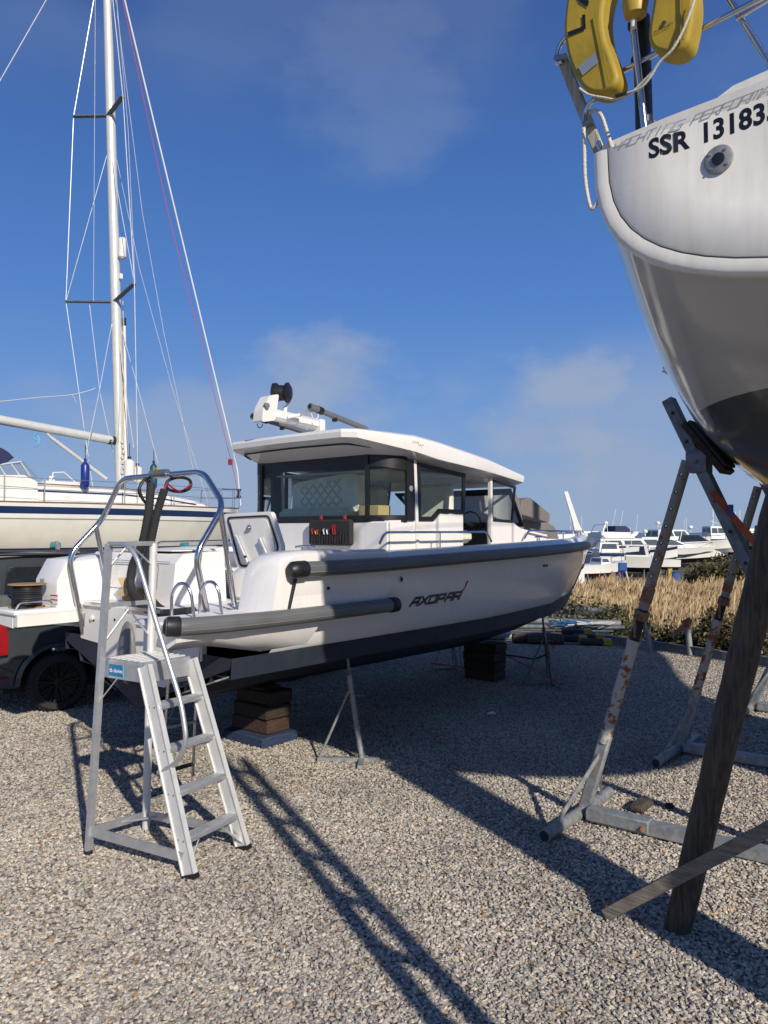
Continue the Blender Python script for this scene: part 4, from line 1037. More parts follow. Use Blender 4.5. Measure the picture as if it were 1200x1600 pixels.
# ------------------------------------------------------------------ timber block stacks
def stack(F_, x, y, rows, grp, dark):
    z = 0
    for k, (L, W_, H_, dx, dy, dr, m, lab) in enumerate(rows):
        mb = MB(); mb.box((0, 0, H_ / 2), (L, W_, H_), bev=.012); o = mb.build('timber_block', m); q = F_.w(x + dx, y + dy)
        o.location = (q.x, q.y, z); o.rotation_euler = (0, 0, F_.a + dr); tag(o, lab, 'timber block', grp); z += H_ + .002
q = A.loc(G(395, 1170)); 
stack(A, .16, .02, [(.46, .60, .10, -.02, 0, R_(0), WBLUE, 'blue painted plank at the bottom of the stern block stack'),
                    (.30, .52, .14, .0, .02, R_(2), WSLEEP2, 'brown sleeper block resting on the blue plank of the stern stack'),
                    (.32, .52, .13, 0, .0, R_(-1.5), WSLEEP, 'dark sleeper block third from the ground in the stern stack'),
                    (.30, .50, .13, .02, -.01, R_(2.5), WSLEEP, 'dark sleeper block directly under the keel at the stern'),
                    (.24, .20, .035, .0, -.04, R_(6), WSLEEP, 'thin packing board on top of the stern block stack')], 'timber blocks under the stern', 0)
stack(A, 4.25, 0, [(.30, .50, .13, .0, 0, 0, WSLEEP2, 'brown ended sleeper at the bottom of the forward block stack'),
                   (.32, .50, .13, .01, .01, R_(3), WSLEEP, 'dark sleeper second from the ground in the forward stack'),
                   (.32, .52, .13, -.01, 0, R_(-2), WSLEEP, 'dark sleeper third from the ground in the forward stack'),
                   (.32, .52, .12, .01, 0, R_(1), WSLEEP, 'dark sleeper directly under the keel in the forward stack')], 'timber blocks under the bow', 0)

# ------------------------------------------------------------------ jack stands under the motor boat
def jack(x, y, top, lab, yaw, m=GALV):
    c = A.w(x, y); t = thing('boat_jack_stand', lab, 'boat stand', (c.x, c.y, 0), yaw, 'jack stands under the cabin boat')
    tp = V((-.04, 0, top)); 
    mb = MB(); mb.bar((-.30, 0, .02), (.26, 0, .02), .05, .035, bev=.004); mb.bar((.1, -.25, .02), (.1, .22, .02), .05, .035, bev=.004); mb.build('base', m, t)
    mb = MB(); mb.tube([(.10, 0, .03), (-.015, 0, top * .72)], .024, 12); mb.build('leg', m, t)
    mb = MB(); mb.tube([(-.28, 0, .03), (-.01, 0, top * .60)], .012, 8); mb.build('brace', m, t)
    mb = MB(); mb.tube([(.10, .2, .03), (0, 0, top * .60)], .012, 8); mb.build('brace', m, t)
    mb = MB(); mb.tube([(-.005, 0, top * .66), (-.04, 0, top - .03)], .014, 10); mb.tube([(-.08, .0, top * .55), (.12, 0, top * .55)], .008, 6); mb.build('screw', GALVD, t)
    mb = MB(); mb.box((-.04, 0, top - .012), (.12, .09, .022)); mb.build('pad', BLACKM, t)
    return t
g = A.loc(G(565, 1195)); jack(.17, -1.16, 1.07, 'grey jack stand with a T foot under the starboard quarter', R_(-2))
j2 = jack(4.40, -.85, 1.07, 'grey jack stand with orange strap under the starboard bow', R_(5), GALVD)
jack(4.55, .80, 1.05, 'grey jack stand beyond the forward timber stack on the port side', R_(10))
jack(.2, 1.15, 1.05, 'grey jack stand on the port quarter behind the step ladder', R_(0))
mb = MB(); c = A.w(4.40, -.85)
mb.bar(D(858, 1012, c.y - .03), D(862, 1038, c.y - .04), .03, .008); mb.bar(D(857, 1006, c.y - .03), D(866, 1012, c.y - .03), .05, .03); mb.bar(D(868, 1062, c.y - .02), A.w(4.55, .2, .42), .03, .006); mb.bar(D(875, 1068, c.y - .05), D(850, 1058, c.y - .03), .03, .01)
tag(mb.build('orange_strap', ORANGE), 'orange lashing strap tied round the starboard bow jack stand', 'strap')
mb = MB(); mb.tube([D(856, 1022, c.y), D(835, 1030, c.y + .3), A.w(4.4, .0, .35), A.w(4.55, .8, .5)], .012, 6); tag(mb.build('dark_strap', BLACKM), 'black ratchet strap between the two bow jack stands', 'strap')
mb = MB(); cc = A.w(4.55, .8); mb.bar(V((cc.x + .1, cc.y - .05, .7)), V((cc.x + .16, cc.y - .05, .06)), .035, .01); mb.bar(V((cc.x - .3, cc.y - .05, .10)), V((cc.x + .2, cc.y - .1, .05)), .05, .02); tag(mb.build('orange_strap', ORANGE), 'orange strap hanging on the port bow jack stand', 'strap')

# ------------------------------------------------------------------ platform step ladder
sx0 = V((-1.87, 4.92, 0))
SL = thing('platform_ladder', 'aluminium platform step ladder with handrails standing at the stern', 'ladder', (sx0.x, sx0.y, 0), 0)
H_ = 1.21
F1, F2, F3, F4 = G(138, 1336), G(228, 1298), G(298, 1374), G(381, 1328)
PA, PB, PC, PD = G(163, 1032, H_), G(226, 1041, H_), G(297, 1030, H_), G(235, 1022, H_)
TA = D(170, 850, PA.y); TD = D(240, 849, PD.y)
def part(mb, name, m): return mb.build(name, m, SL, world=True)
up_ = V((0, 0, 1)); sdir = (F4 - F3).normalized(); bdir = (PA - PB); bdir.z = 0; bdir.normalize()
for P0, P1, w_, h_ in ((F1, TA, .045, .03), ):
    mb = MB(); mb.bar(P0, TA, .028, .045, sdir); part(mb, 'rear_leg', ALU)
mb = MB(); mb.tube([F2, PD, TD], .027, 14); part(mb, 'rear_leg', ALU2)
for P0, P1 in ((F3, PB), (F4, PC)):
    mb = MB(); d = (P1 - P0).normalized(); n_ = sdir.cross(d).normalized()
    mb.bar(P0, P1, .10, .016, sdir); mb.bar(P0 + n_ * .048, P1 + n_ * .048, .008, .034, sdir); mb.bar(P0 - n_ * .048, P1 - n_ * .048, .008, .034, sdir)
    st_ = part(mb, 'stile', ALU2)
    mb = MB(); mb.bar(P0 + V((0, 0, -.0)), P0 + d * .03, .11, .045, sdir); mb.build('rubber_foot', BLACK, st_, world=True)
for f in (.175, .385, .59, .80):
    a = F3.lerp(PB, f); b_ = F4.lerp(PC, f); mb = MB(); mb.box((a + b_) / 2, ((b_ - a).length, .085, .032), rz=math.atan2(sdir.y, sdir.x), bev=.006)
    for k in range(5): mb.bar(a + bdir * (-.03 + k * .015) + V((0, 0, .018)), b_ + bdir * (-.03 + k * .015) + V((0, 0, .018)), .005, .004)
    td_ = part(mb, 'tread', ALU)
    for c_r, sg in ((a, -1), (b_, 1)):
        for k in (-.022, .022): mb = MB(); mb.rev(c_r + sdir * sg * .010 + bdir * k, [(.006, 0), (.005, .003)], 8, sdir * sg); mb.build('rivet', CHROME, td_, world=True)
mb = MB(); mb.prism([PA, PB, PC, PD], (0, 0, .02)); pf = part(mb, 'platform', ALU)
mb = MB()
for k in range(1, 7):
    t = k / 7; mb.bar(PA.lerp(PB, t) + V((0, 0, .023)), PD.lerp(PC, t) + V((0, 0, .023)), .022, .006)
mb.build('platform_grip', ALU2, pf, world=True)
for a, b_ in ((PA, PB), (PB, PC), (PC, PD), (PD, PA)):
    mb = MB(); dn = V((0, 0, -.05)); mb.bar(a + dn, b_ + dn, .012, .11); part(mb, 'platform_skirt', ALU)
# sticker on the near skirt
u = (PB - PA).normalized(); n_ = V((u.y, -u.x, 0)); o = PA + u * .055 + V((0, 0, -.09)) + n_ * .0075
mb = MB(); mb.add([o, o + u * .155, o + u * .155 + up_ * .075, o + up_ * .075], [(0, 1, 2, 3)]); stk = part(mb, 'sticker', STKB)
mb = MB(); o2 = o + n_ * .001; mb.add([o2 + u * .142, o2 + u * .158, o2 + u * .158 + up_ * .078, o2 + u * .142 + up_ * .078], [(0, 1, 2, 3)]); mb.build('sticker_edge', STKL, stk, world=True)
text_mesh('lettering', 'tb davies', .036, plane_placer(o + u * .012 + up_ * .026 + n_ * .001, u, up_), STKW, stk, bold=.0008, world=True)
# guard frame and braces
mb = MB(); mb.bar(TA, TD, .035, .03); part(mb, 'guard_rail', ALU)
mb = MB(); mb.bar(TA.lerp(TD, .45), TD + V((0, 0, -.16)), .006, .022, (0, 1, 0)); mb.bar(TA.lerp(TD, .45), TA + V((0, 0, -.16)), .006, .022, (0, 1, 0)); part(mb, 'guard_brace', ALU)
m0 = PA.lerp(PD, .5)
mb = MB(); mb.bar(PA.lerp(PD, .5) + up_ * .32, PA + up_ * .12, .006, .024, (0, 1, 0)); mb.bar(PA.lerp(PD, .5) + up_ * .32, PD + up_ * .12, .006, .024, (0, 1, 0)); mb.bar(PA.lerp(PD, .02) + up_ * .36, PD + up_ * .36, .012, .03); part(mb, 'guard_brace', ALU)
hr = [TA, VP(197, 850, F3, PB), VP(213, 868, F3, PB), VP(248, 985, F3, PB), VP(283, 1098, F3, PB), VP(292, 1158, F3, PB), VP(279, 1190, F3, PB), VP(248, 1207, F3, PB)]
o_ = V((sdir.y, -sdir.x, 0)) * .0
mb = MB(); mb.tube(fillet(hr, .08, 5), .0155, 12); part(mb, 'handrail', ALU)
mb = MB(); mb.bar(F1.lerp(TA, .075), F3.lerp(PB, .095), .012, .06); mb.bar(F1.lerp(TA, .075), F2.lerp(PD, .09), .012, .05); mb.bar(F2.lerp(PD, .09), F4.lerp(PC, .10), .012, .05); mb.bar(F1.lerp(TA, .075).lerp(F2.lerp(PD, .09), .55), F2.lerp(PD, .09).lerp(F4.lerp(PC, .1), .12), .02, .01); part(mb, 'base_frame', ALU)
tm = F3.lerp(PB, .175).lerp(F4.lerp(PC, .175), .2)
mb = MB(); a3 = F3.lerp(PB, .175); a4 = F4.lerp(PC, .175)
mb.bar(a3.lerp(a4, .35), F3.lerp(PB, .04), .006, .022, (0, 1, 0)); mb.bar(a3.lerp(a4, .65), F4.lerp(PC, .04), .006, .022, (0, 1, 0)); part(mb, 'tread_brace', ALU)
mb = MB(); mb.bar(F1.lerp(TA, .48), PA.lerp(PB, .35) + V((0, 0, -.1)), .006, .022, (0, 1, 0)); part(mb, 'leg_brace', ALU)
for P0 in (F1, F2):
    mb = MB(); mb.rev(P0, [(.028, 0), (.026, .03)], 12); part(mb, 'rubber_foot', BLACK)

# ================================================================== SAILING YACHT AT THE RIGHT
Rf = Frame(0, 0, 48.7)
AFB = band('shaded yacht hull paint', 1.8, 4.2, [(1.8, (.065, .070, .064)), (2.69, (.47, .465, .45))], .16, .5)  # topside white darkened to carry the hull's shade; transom stays bright
yr = thing('sailing_yacht', 'white sailing yacht stern seen from below with black registration number', 'yacht', Rf.o, Rf.a)
ST = [(3.13, 1.50, 3.70, 2.965, 2.85), (3.3, 1.53, 3.70, 2.83, 2.9), (3.6, 1.60, 3.70, 2.64, 3.0), (4.1, 1.70, 3.70, 2.40, 3.1), (4.6, 1.79, 3.70, 2.22, 3.1), (5.2, 1.87, 3.70, 2.08, 3.0), (6, 1.93, 3.70, 1.98, 2.7), (6.8, 1.95, 3.71, 1.95, 2.3), (7.5, 1.92, 3.72, 2.02, 1.8), (8, 1.86, 3.73, 2.2, 1.45), (8.5, 1.78, 3.75, 2.42, 1.3), (9, 1.66, 3.77, 2.68, 1.3), (10, 1.32, 3.82, 3.05, 1.3), (11, .72, 3.88, 3.4, 1.3), (11.6, .03, 3.93, 3.75, 1.3)]
def section(B, zs, zb, p, n=14, sc=1.0):
    pts = []
    for k in range(n + 1):
        t = k / n * math.pi / 2; c = math.cos(t) ** (2 / p); s_ = math.sin(t) ** (2 / p)
        pts.append((B * c, zs - (zs - zb) * s_))
    full = pts + [(-y, z) for y, z in reversed(pts[:-1])]
    return full
mb = MB(); mb.loft([[V((x, y, z)) for y, z in section(B, zs, zb, p)] for x, B, zs, zb, p in ST], closed=False)
hullR = mb.build('hull', AFB, yr, angle=60)
TW = mat('transom gelcoat', (.76, .74, .69), .28, var=.05, vs=3, coat=.3, streak=.14)
sec0 = section(1.50, 3.70, 2.965, 2.85)
def tring(x, s_, dz=0): return [V((x, y * s_, 3.70 + (z - 3.70) * (1 + (s_ - 1) * 1.9) + dz)) for y, z in sec0]
mb = MB(); mb.loft([tring(3.13, 1.0), tring(3.10, 1.0), tring(3.087, .996), tring(3.082, .985), tring(3.081, .970), tring(3.085, .955)], closed=False); mb.build('transom_lip', TW, yr, angle=70)
mb = MB(); r_ = tring(3.094, .957); mb.loft([r_, tring(3.084, .945), [V((3.085, y * .80, 3.70 + (z - 3.70) * .66)) for y, z in sec0], [V((3.105, y * .76, 3.70 + (z - 3.70) * .62)) for y, z in sec0], [V((3.105, y * .3, 3.70 + (z - 3.70) * .25)) for y, z in sec0], [V((3.105, y * .02, 3.70)) for y, z in sec0]], closed=False)
mb.build('transom', TW, yr, angle=50)
mb = MB(); mb.tube(tring(3.088, .951), .0035, 6); mb.build('transom_seam', GREYP, yr)
# deck edge and coaming
mb = MB(); mb.loft([[V((x, y, z)) for y, z in ((B, zs), (B - .03, zs + .05), (B * .8, zs + .07), (0, zs + .10), (-B * .8, zs + .07), (-B + .03, zs + .05), (-B, zs))] for x, B, zs, _, _ in ST], closed=False)
mb.add([V((3.13, y, z)) for y, z in ((1.50, 3.69), (1.47, 3.75), (1.2, 3.77), (0, 3.80), (-1.2, 3.77), (-1.47, 3.75), (-1.5, 3.69))], [tuple(range(7))])
mb.build('deck', TW, yr, angle=40)
mb = MB(); mb.loft([[V((x, s_ * y, z)) for s_, y, z in ((1, 1.18, 3.74), (1, .95, zt_), (1, .6, zt_ + .03), (-1, .6, zt_ + .03), (-1, .95, zt_), (-1, 1.18, 3.74))] for x, zt_ in ((3.2, 3.84), (3.35, 3.90), (5, 4.05), (6, 4.3), (8.2, 4.3), (9.2, 4.1), (10, 3.95))]); mb.build('coachroof', TW, yr)
mb = MB(); mb.loft([[V((x, .09 * math.cos(t) * s_, z)) if 0 else V((x + .0, .07 * s_ * math.sin(t), z)) for x, t in [(6.2, 0), (6.6, 1.2), (7.4, 1.57), (8.1, 0), (7.4, -1.57), (6.6, -1.2)]] for z, s_ in ((.55, 1), (2.1, 1.2))])
mb.rev((6.2, 0, .42), [(.03, -.1), (.16, .2), (.19, .8), (.15, 1.7), (.03, 2.3)], 14, (1, 0, 0)); mb.build('keel', AFB, yr)
mb = MB(); mb.loft([[V((x, y, z)) for x, y in ((a, 0), (a + .15, .05), (b_, 0), (a + .15, -.05))] for z, a, b_ in ((.55, 3.22, 3.62), (2.70, 3.16, 3.72))]); mb.build('rudder', AFB, yr)
SBEAM = mat('saildrive black', (.02, .02, .02), .6)
# sail number on the transom
def onface(p):
    s_ = p.y / 1.485; t = min(1, max(0, (.80 - s_) / .04)); return V((lerp(3.0838, 3.1042, t), p.y, p.z))
for (q0, q1, s_, sz, nm) in (((1016, 250), (1078, 229), 'SSR', .110, 'registration_letters'), ((1093, 224), (1200, 188), '131835', .110, 'registration_number')):
    a = Rf.x(*q0, 3.10); b_ = Rf.x(*q1, 3.10); ud = V((0, b_.y - a.y, b_.z - a.z))
    f_ = plane_placer(V((3.1025 if s_ != 'SSR' else 3.1025, a.y, a.z)), ud, (0, 0, 1))
    kx = .92 if s_ == 'SSR' else .88
    text_mesh(nm, s_, sz, lambda u, v, h, f_=f_, kx=kx: onface(f_(u * kx, v, h)), CERA, yr, bold=.0035, space=1.02)
c1 = Rf.x(957, 241, 3.10); c2 = Rf.x(1200, 147, 3.10)
ud2 = V((0, c2.y - c1.y, c2.z - c1.z)); pp = plane_placer(V((3.083, c1.y, c1.z)), ud2, (0, 0, 1))
mb = MB(); strokes(mb, 'YACHTING PERFORMANCE', lambda u, v, e: onface(pp(u, v, 0)) + V((.0002 - e * .2, 0, 0)), .030, .034, .0055, .0026, .8); mb.build('faded_lettering', FADE, yr)
c = Rf.x(1123, 249, 3.10)
mb = MB(); mb.rev((3.104, c.y, c.z), [(.056, 0), (.056, -.006), (.05, -.009), (.026, -.009)], 28, (1, 0, 0)); fit = mb.build('stern_fitting', GALV, yr)
mb = MB(); mb.rev((3.096, c.y, c.z), [(.024, 0), (.024, -.006), (.017, -.008), (.015, 0)], 22, (1, 0, 0)); mb.build('fitting_ring', BLACK, fit)
for k in range(4):
    t = k * math.pi / 2 + .7; mb = MB(); mb.rev((3.095, c.y + .042 * math.cos(t), c.z + .042 * math.sin(t)), [(.006, 0), (.006, -.004)], 8, (1, 0, 0)); mb.build('screw', GALV, fit)
c = Rf.y(1098, 543, 1.55)
# pushpit and other tubes
def tubeR(pxs, xs, r, m=CHROME, name='pushpit_tube', fil=.05, par=yr):
    xs = xs if isinstance(xs, (list, tuple)) else [xs] * len(pxs)
    pts = [Rf.x(px, py, x) for (px, py), x in zip(pxs, xs)]
    mb = MB(); mb.tube(fillet(pts, fil, 5) if len(pts) > 2 else pts, r, 12); return mb.build(name, m, par)
X3 = 3.17
tubeR([(960, 118), (1150, 18), (1300, -60)], [3.2, 3.2, 3.2], .0125)
tubeR([(1125, -25), (1205, 105), (1212, 135)], [3.25, 3.25, 3.25], .0135)
tubeR([(1150, 30), (1200, 0), (1280, -50)], [3.24, 3.24, 3.24], .010)
tubeR([(897, 45), (872, 72), (870, 100), (879, 96)], [X3] * 4, .0115)
tubeR([(946, 150), (925, 156), (912, 175), (912, 196), (918, 198)], [X3] * 5, .0115)
p = [Rf.x(934, 222, X3), Rf.x(941, 240, X3)]; mb = MB(); mb.tube([p[0], p[1]], .012, 10); mb.build('pushpit_foot', CHROME, yr)
for sd in (-1, 1):   # guard rails running forward
    mb = MB()
    for zz in (4.05, 4.33): mb.tube([V((x, sd * (B - .06), zs + zz - 3.7)) for x, B, zs, _, _ in ST[3:]], .006, 5)
    mb.build('guard_wire', WIRE, yr)
    for x, B, zs, _, _ in ST[3::2]:
        mb = MB(); mb.tube([(x, sd * (B - .06), zs), (x, sd * (B - .06), zs + .64)], .0125, 8); mb.build('stanchion', CHROME, yr)
mb = MB(); mb.tube([(7.5, 0, 4.2), (7.2, 0, 18)], .09, 12); mb.build('mast', SPAR, yr)
mb = MB(); mb.tube([(7.4, 0, 5.3), (4.0, 0, 5.4)], .08, 12); mb.build('boom', SPAR, yr)
# outlet fitting on the hull near the quarter
mb = MB()
def hullpt(x, z):
    for (x0, B0, s0, b0, p0), (x1, B1, s1, b1, p1) in zip(ST, ST[1:]):
        if x <= x1:
            t = (x - x0) / (x1 - x0); B, zs, zb, p = lerp(B0, B1, t), lerp(s0, s1, t), lerp(b0, b1, t), lerp(p0, p1, t)
            v = min(1, (zs - z) / (zs - zb)); return V((x, B * max(0, 1 - v ** p) ** (1 / p), z))
c = hullpt(4.35, 2.98); mb.rev(c + V((0, .004, 0)), [(.026, -.004), (.026, .006), (.018, .008), (.016, .0)], 18, (0, 1, -.35)); mb.build('hull_outlet', CHROME, yr)

# wooden bracket board
t = thing('outboard_bracket_board', 'weathered wooden board clamped upright to the tubes at the stern corner', 'board', Rf.o, Rf.a)
p0, p1 = Rf.x(877, 88, X3 + .02), Rf.x(936, 236, X3 + .02)
mb = MB(); mb.bar(p0, p1, .05, .022, (1, 0, 0), bev=.006); mb.build('board', WOUT, t)
mb = MB(); mb.bar(Rf.x(868, 92, X3), Rf.x(884, 90, X3), .03, .02); mb.bar(Rf.x(912, 196, X3), Rf.x(926, 190, X3), .03, .02); mb.build('clamp', GALV, t)
# horseshoe lifebuoy
hb_ = thing('horseshoe_lifebuoy', 'yellow horseshoe lifebuoy hanging on the pushpit of the right yacht', 'lifebuoy', Rf.o, Rf.a)
def bev(o, w_, s_=3):
    m = o.modifiers.new('bevel', 'BEVEL'); m.width = w_; m.segments = s_; m.limit_method = 'ANGLE'; m.angle_limit = R_(40); return o
o1 = [(893, -60), (884, 0), (879, 45), (886, 90), (900, 124), (915, 143), (936, 147), (958, 137), (966, 120), (958, 92), (945, 62), (940, 25), (945, -10), (965, -60), (990, -85), (1010, -75), (1022, -40), (1020, 0), (1014, 35), (1011, 62), (1020, 78), (1040, 84), (1060, 80), (1074, 66), (1080, 40), (1086, 0), (1080, -60), (1060, -120), (1010, -160), (950, -150), (912, -110)]
mb = MB(); mb.prism(fillet([Rf.x(x, y, 3.06) for x, y in o1], .05, 4, True), (.12, 0, 0)); bd = bev(mb.build('buoy_body', YELBUOY, hb_), .03, 3)
dx = -.0045
mb = MB()
def flatpoly(mb, pts, x, off=dx): mb.add([Rf.x(a, b, 3.06) + V((off, 0, 0)) for a, b in pts], [tuple(range(len(pts)))])
flatpoly(mb, [(904, 105), (931, 82), (936, 98), (911, 119)], 0); mb.build('reflective_patch', REFL, bd)
mb = MB(); flatpoly(mb, [(910, 24), (915, 23), (916, 46), (889, 57), (887, 51), (911, 42)], 0); flatpoly(mb, [(902, -6), (914, -12), (921, 4), (919, 11), (907, 4)], 0); flatpoly(mb, [(897, -40), (903, -42), (920, 2), (914, 5)], 0, dx - .001); mb.build('boat_name_letters', CERA, bd)
a = Rf.x(1021, 53, 3.055); b2 = Rf.x(1053, 37, 3.055); text_mesh('maker_lettering', 'OCEAN SAFETY', .0115, plane_placer(a, b2 - a, (0, 0, 1)), CERA, bd, bold=.0002)
c = Rf.x(1037, 36, 3.055); mb = MB(); mb.rev(c, [(.010, 0), (.0101, -.001)], 16, (1, 0, 0)); mb.build('maker_emblem', mat('dark green print', (.02, .09, .07), .5), bd)
WEB = mat('yellow webbing', (.30, .21, .02), .8); mb = MB(); mb.bar(Rf.x(1066, -30, 3.05), Rf.x(1067, 62, 3.05), .010, .004, (1, 0, 0)); mb.build('cover_seam', WEB, bd); mb = MB(); mb.bar(Rf.x(930, 20, 3.05), Rf.x(951, 128, 3.05), .006, .003, (1, 0, 0)); mb.build('cover_seam', WEB, bd)
# dan buoy
db = thing('dan_buoy', 'black tube and stainless pole with a yellow light float between the lifebuoy legs', 'buoy', Rf.o, Rf.a)
mb = MB(); a, b_ = Rf.x(1002, 28, 3.25), Rf.x(1007, 218, 3.25); mb.tube([a, b_], .037, 16); mb.build('black_tube', BLACK, db)
mb = MB(); a, b_ = Rf.x(990, 45, 3.16), Rf.x(1009, 216, 3.16); mb.tube([a, b_], .015, 14); mb.build('pole', CHROME, db)
mb = MB()
for q, r in (((1009, 204), .042), ((1001, 98), .041), ((996, 42), .041)):
    a = Rf.x(*q, 3.25); mb.tube([a, a + V((0, 0, .022))], r, 16)
mb.build('collar', BLACKM, db)
mb = MB(); a = Rf.x(993, 8, 3.12); mb.tube([a + V((0, 0, -.06)), a + V((0, 0, -.045)), a + V((0, 0, .015)), a + V((0, 0, .05)), a + V((0, 0, .2))], [.02, .045, .056, .045, .04], 16); fl_ = mb.build('light_float', YEL, db)
mb = MB(); a = Rf.x(990, 36, 3.12); mb.tube([a + V((0, 0, -.02)), a + V((0, 0, .02))], .013, 12); mb.build('bulb_cap', RADOME, fl_)
def ropeR(pxs, x, r, lab, m=ROPEW, n=8):
    mb = MB(); sp_ = spline([Rf.w(*Rf.x(a, b, x if not isinstance(x, list) else x[i])) for i, (a, b) in enumerate(pxs)], n)
    mb.tube(sp_, [r * (1.12 if k % 2 else .92) for k in range(len(sp_))], 8); return tag(mb.build('rope', m, None, angle=80), lab, 'rope')
ropeR([(905, 138), (920, 148), (945, 153), (962, 155), (980, 146), (1000, 138), (1015, 122), (1030, 98), (1050, 78), (1066, 50), (1078, 20), (1090, -15)], 3.03, .0052, 'thin white lanyard looping under the yellow lifebuoy', n=10)
ropeR([(962, 153), (980, 150), (992, 140), (1004, 128), (1020, 112)], 3.035, .0045, 'short white lanyard doubled beside the dan buoy pole', n=10)
ropeR([(921, 176), (930, 173), (940, 182), (948, 205), (955, 228), (958, 238)], 3.12, .0085, 'white rope curving from the stern tube down to the deck edge', n=10)
ropeR([(912, 200), (913, 240), (914, 275), (918, 305), (924, 326), (932, 318), (941, 303)], 3.10, .0085, 'white rope end hanging in a loop outside the port quarter', n=10)
mb = MB(); mb.tube([Rf.w(*Rf.x(962, 150, 3.02)), Rf.w(*Rf.x(979, 145, 3.02))], .007, 8); tag(mb.build('shackle', DARKM), 'small dark shackle joining the lifebuoy lanyards', 'shackle')

# ------------------------------------------------------------------ steel props of the yacht cradle
def holes(t, p, q, n, r, side, mz=BLACKM):
    for k in range(n):
        c = p.lerp(q, (k + .5) / n); mb = MB(); mb.tube([c - side * (r + .003), c + side * (r + .003)], .009, 8); mb.build('pin_hole', RADOME if mz is None else mz, t)
def prop(x, yf, top, lab, upper=True, sheath=GALV, rust=RUSTY, rtop=.56, x1=None):
    t = thing('cradle_prop', lab, 'boat prop', Rf.w(x, yf), Rf.a, 'props along the side of the yacht cradle')
    Wp = lambda a, b, c: Rf.w(a, b, c)
    P0 = V((x, yf - .02, .07)); P1 = V((x1 or x, top[0], top[1])); L = lambda f: P0.lerp(P1, f)
    w_ = lambda p: Rf.w(*p)
    def bt(name, m, *segs):
        mb = MB()
        for a, b, r in segs: mb.tube([w_(a), w_(b)], r, 16)
        return mb.build(name, m, t, world=True)
    bt('foot_tube', sheath, (V((x - .60, yf - .03, .045)), V((x - .03, yf - .01, .045)), .042))
    bt('foot_tube', sheath, (V((x + .03, yf - .01, .045)), V((x + .50, yf + .03, .045)), .042))
    mb = MB()
    for q in (V((x - .603, yf - .03, .045)),): mb.tube([w_(q - V((.001, 0, 0))), w_(q + V((.002, 0, 0)))], .034, 14)
    mb.build('tube_mouth', BLACKM, t, world=True)
    mb = MB(); mb.bar(w_(L(-.01)), w_(L(.225)), .088, .055, w_(V((1, 0, 0))) - Rf.o, bev=.012); sh = mb.build('sheath', sheath, t, world=True)
    mb = MB(); c = L(.12) + V((-.03, .02, 0)); mb.rev(w_(c), [(.02, 0), (.02, .014)], 6, w_(V((-1, .3, 0)))); mb.build('bolt', RUSTD, sh, world=True)
    mb = MB(); mb.bar(w_(V((x - .42, yf - .02, .07))), w_(L(.17)), .014, .03, bev=.002); mb.bar(w_(V((x + .30, yf, .07))), w_(L(.17)), .014, .014); mb.build('foot_brace', sheath, t, world=True)
    bt('rusty_tube', rust, (L(.20), L(.50), .040))
    bt('lower_collar', rust, (L(.488), L(.502), .047))
    bt('screw_thread', BLACKM, (L(.502), L(rtop + .03), .034))
    bt('collar', RUSTD, (L(rtop + .0), L(rtop + .025), .050), (L(rtop + .05), L(rtop + .09), .041))
    mb = MB(); c = w_(L(rtop + .012)); ud_ = Rf.u; mb.tube([c - ud_ * .11, c + ud_ * .11], .012, 8); mb.tube([c - ud_ * .11, c - ud_ * .115 - V((0, 0, .14))], .010, 6); mb.tube(spline([c + V((0, 0, .12)), c + ud_ * .1 + V((0, 0, .17)), c + ud_ * .13 + V((0, 0, .13)), c + V((0, 0, .10))], 5), .004, 5); mb.build('turning_handle', RUSTD, t, world=True)
    bt('upper_tube', RUSTD if not upper else rusty('weathered tube %d' % int(x), (.26, .25, .22), .35, 0, 4), (L(rtop + .03), L(1.0), .036))
    a, b_ = L(rtop + .1), L(.985)
    for k in range(7):
        c = a.lerp(b_, (k + .5) / 7); mb = MB(); mb.tube([w_(c + V((-.038, .0, 0))), w_(c + V((-.030, 0, 0)))], .0125, 10); h = mb.build('pin_hole', BLACKM, t, world=True)
        mb = MB(); mb.tube([w_(c + V((-.0392, -.002, .001))), w_(c + V((-.036, -.002, .001)))], .0075, 10); mb.build('painted_hole_light', RADOME, h, world=True)  # white disc painted in as daylight showing through the pin hole
    return t
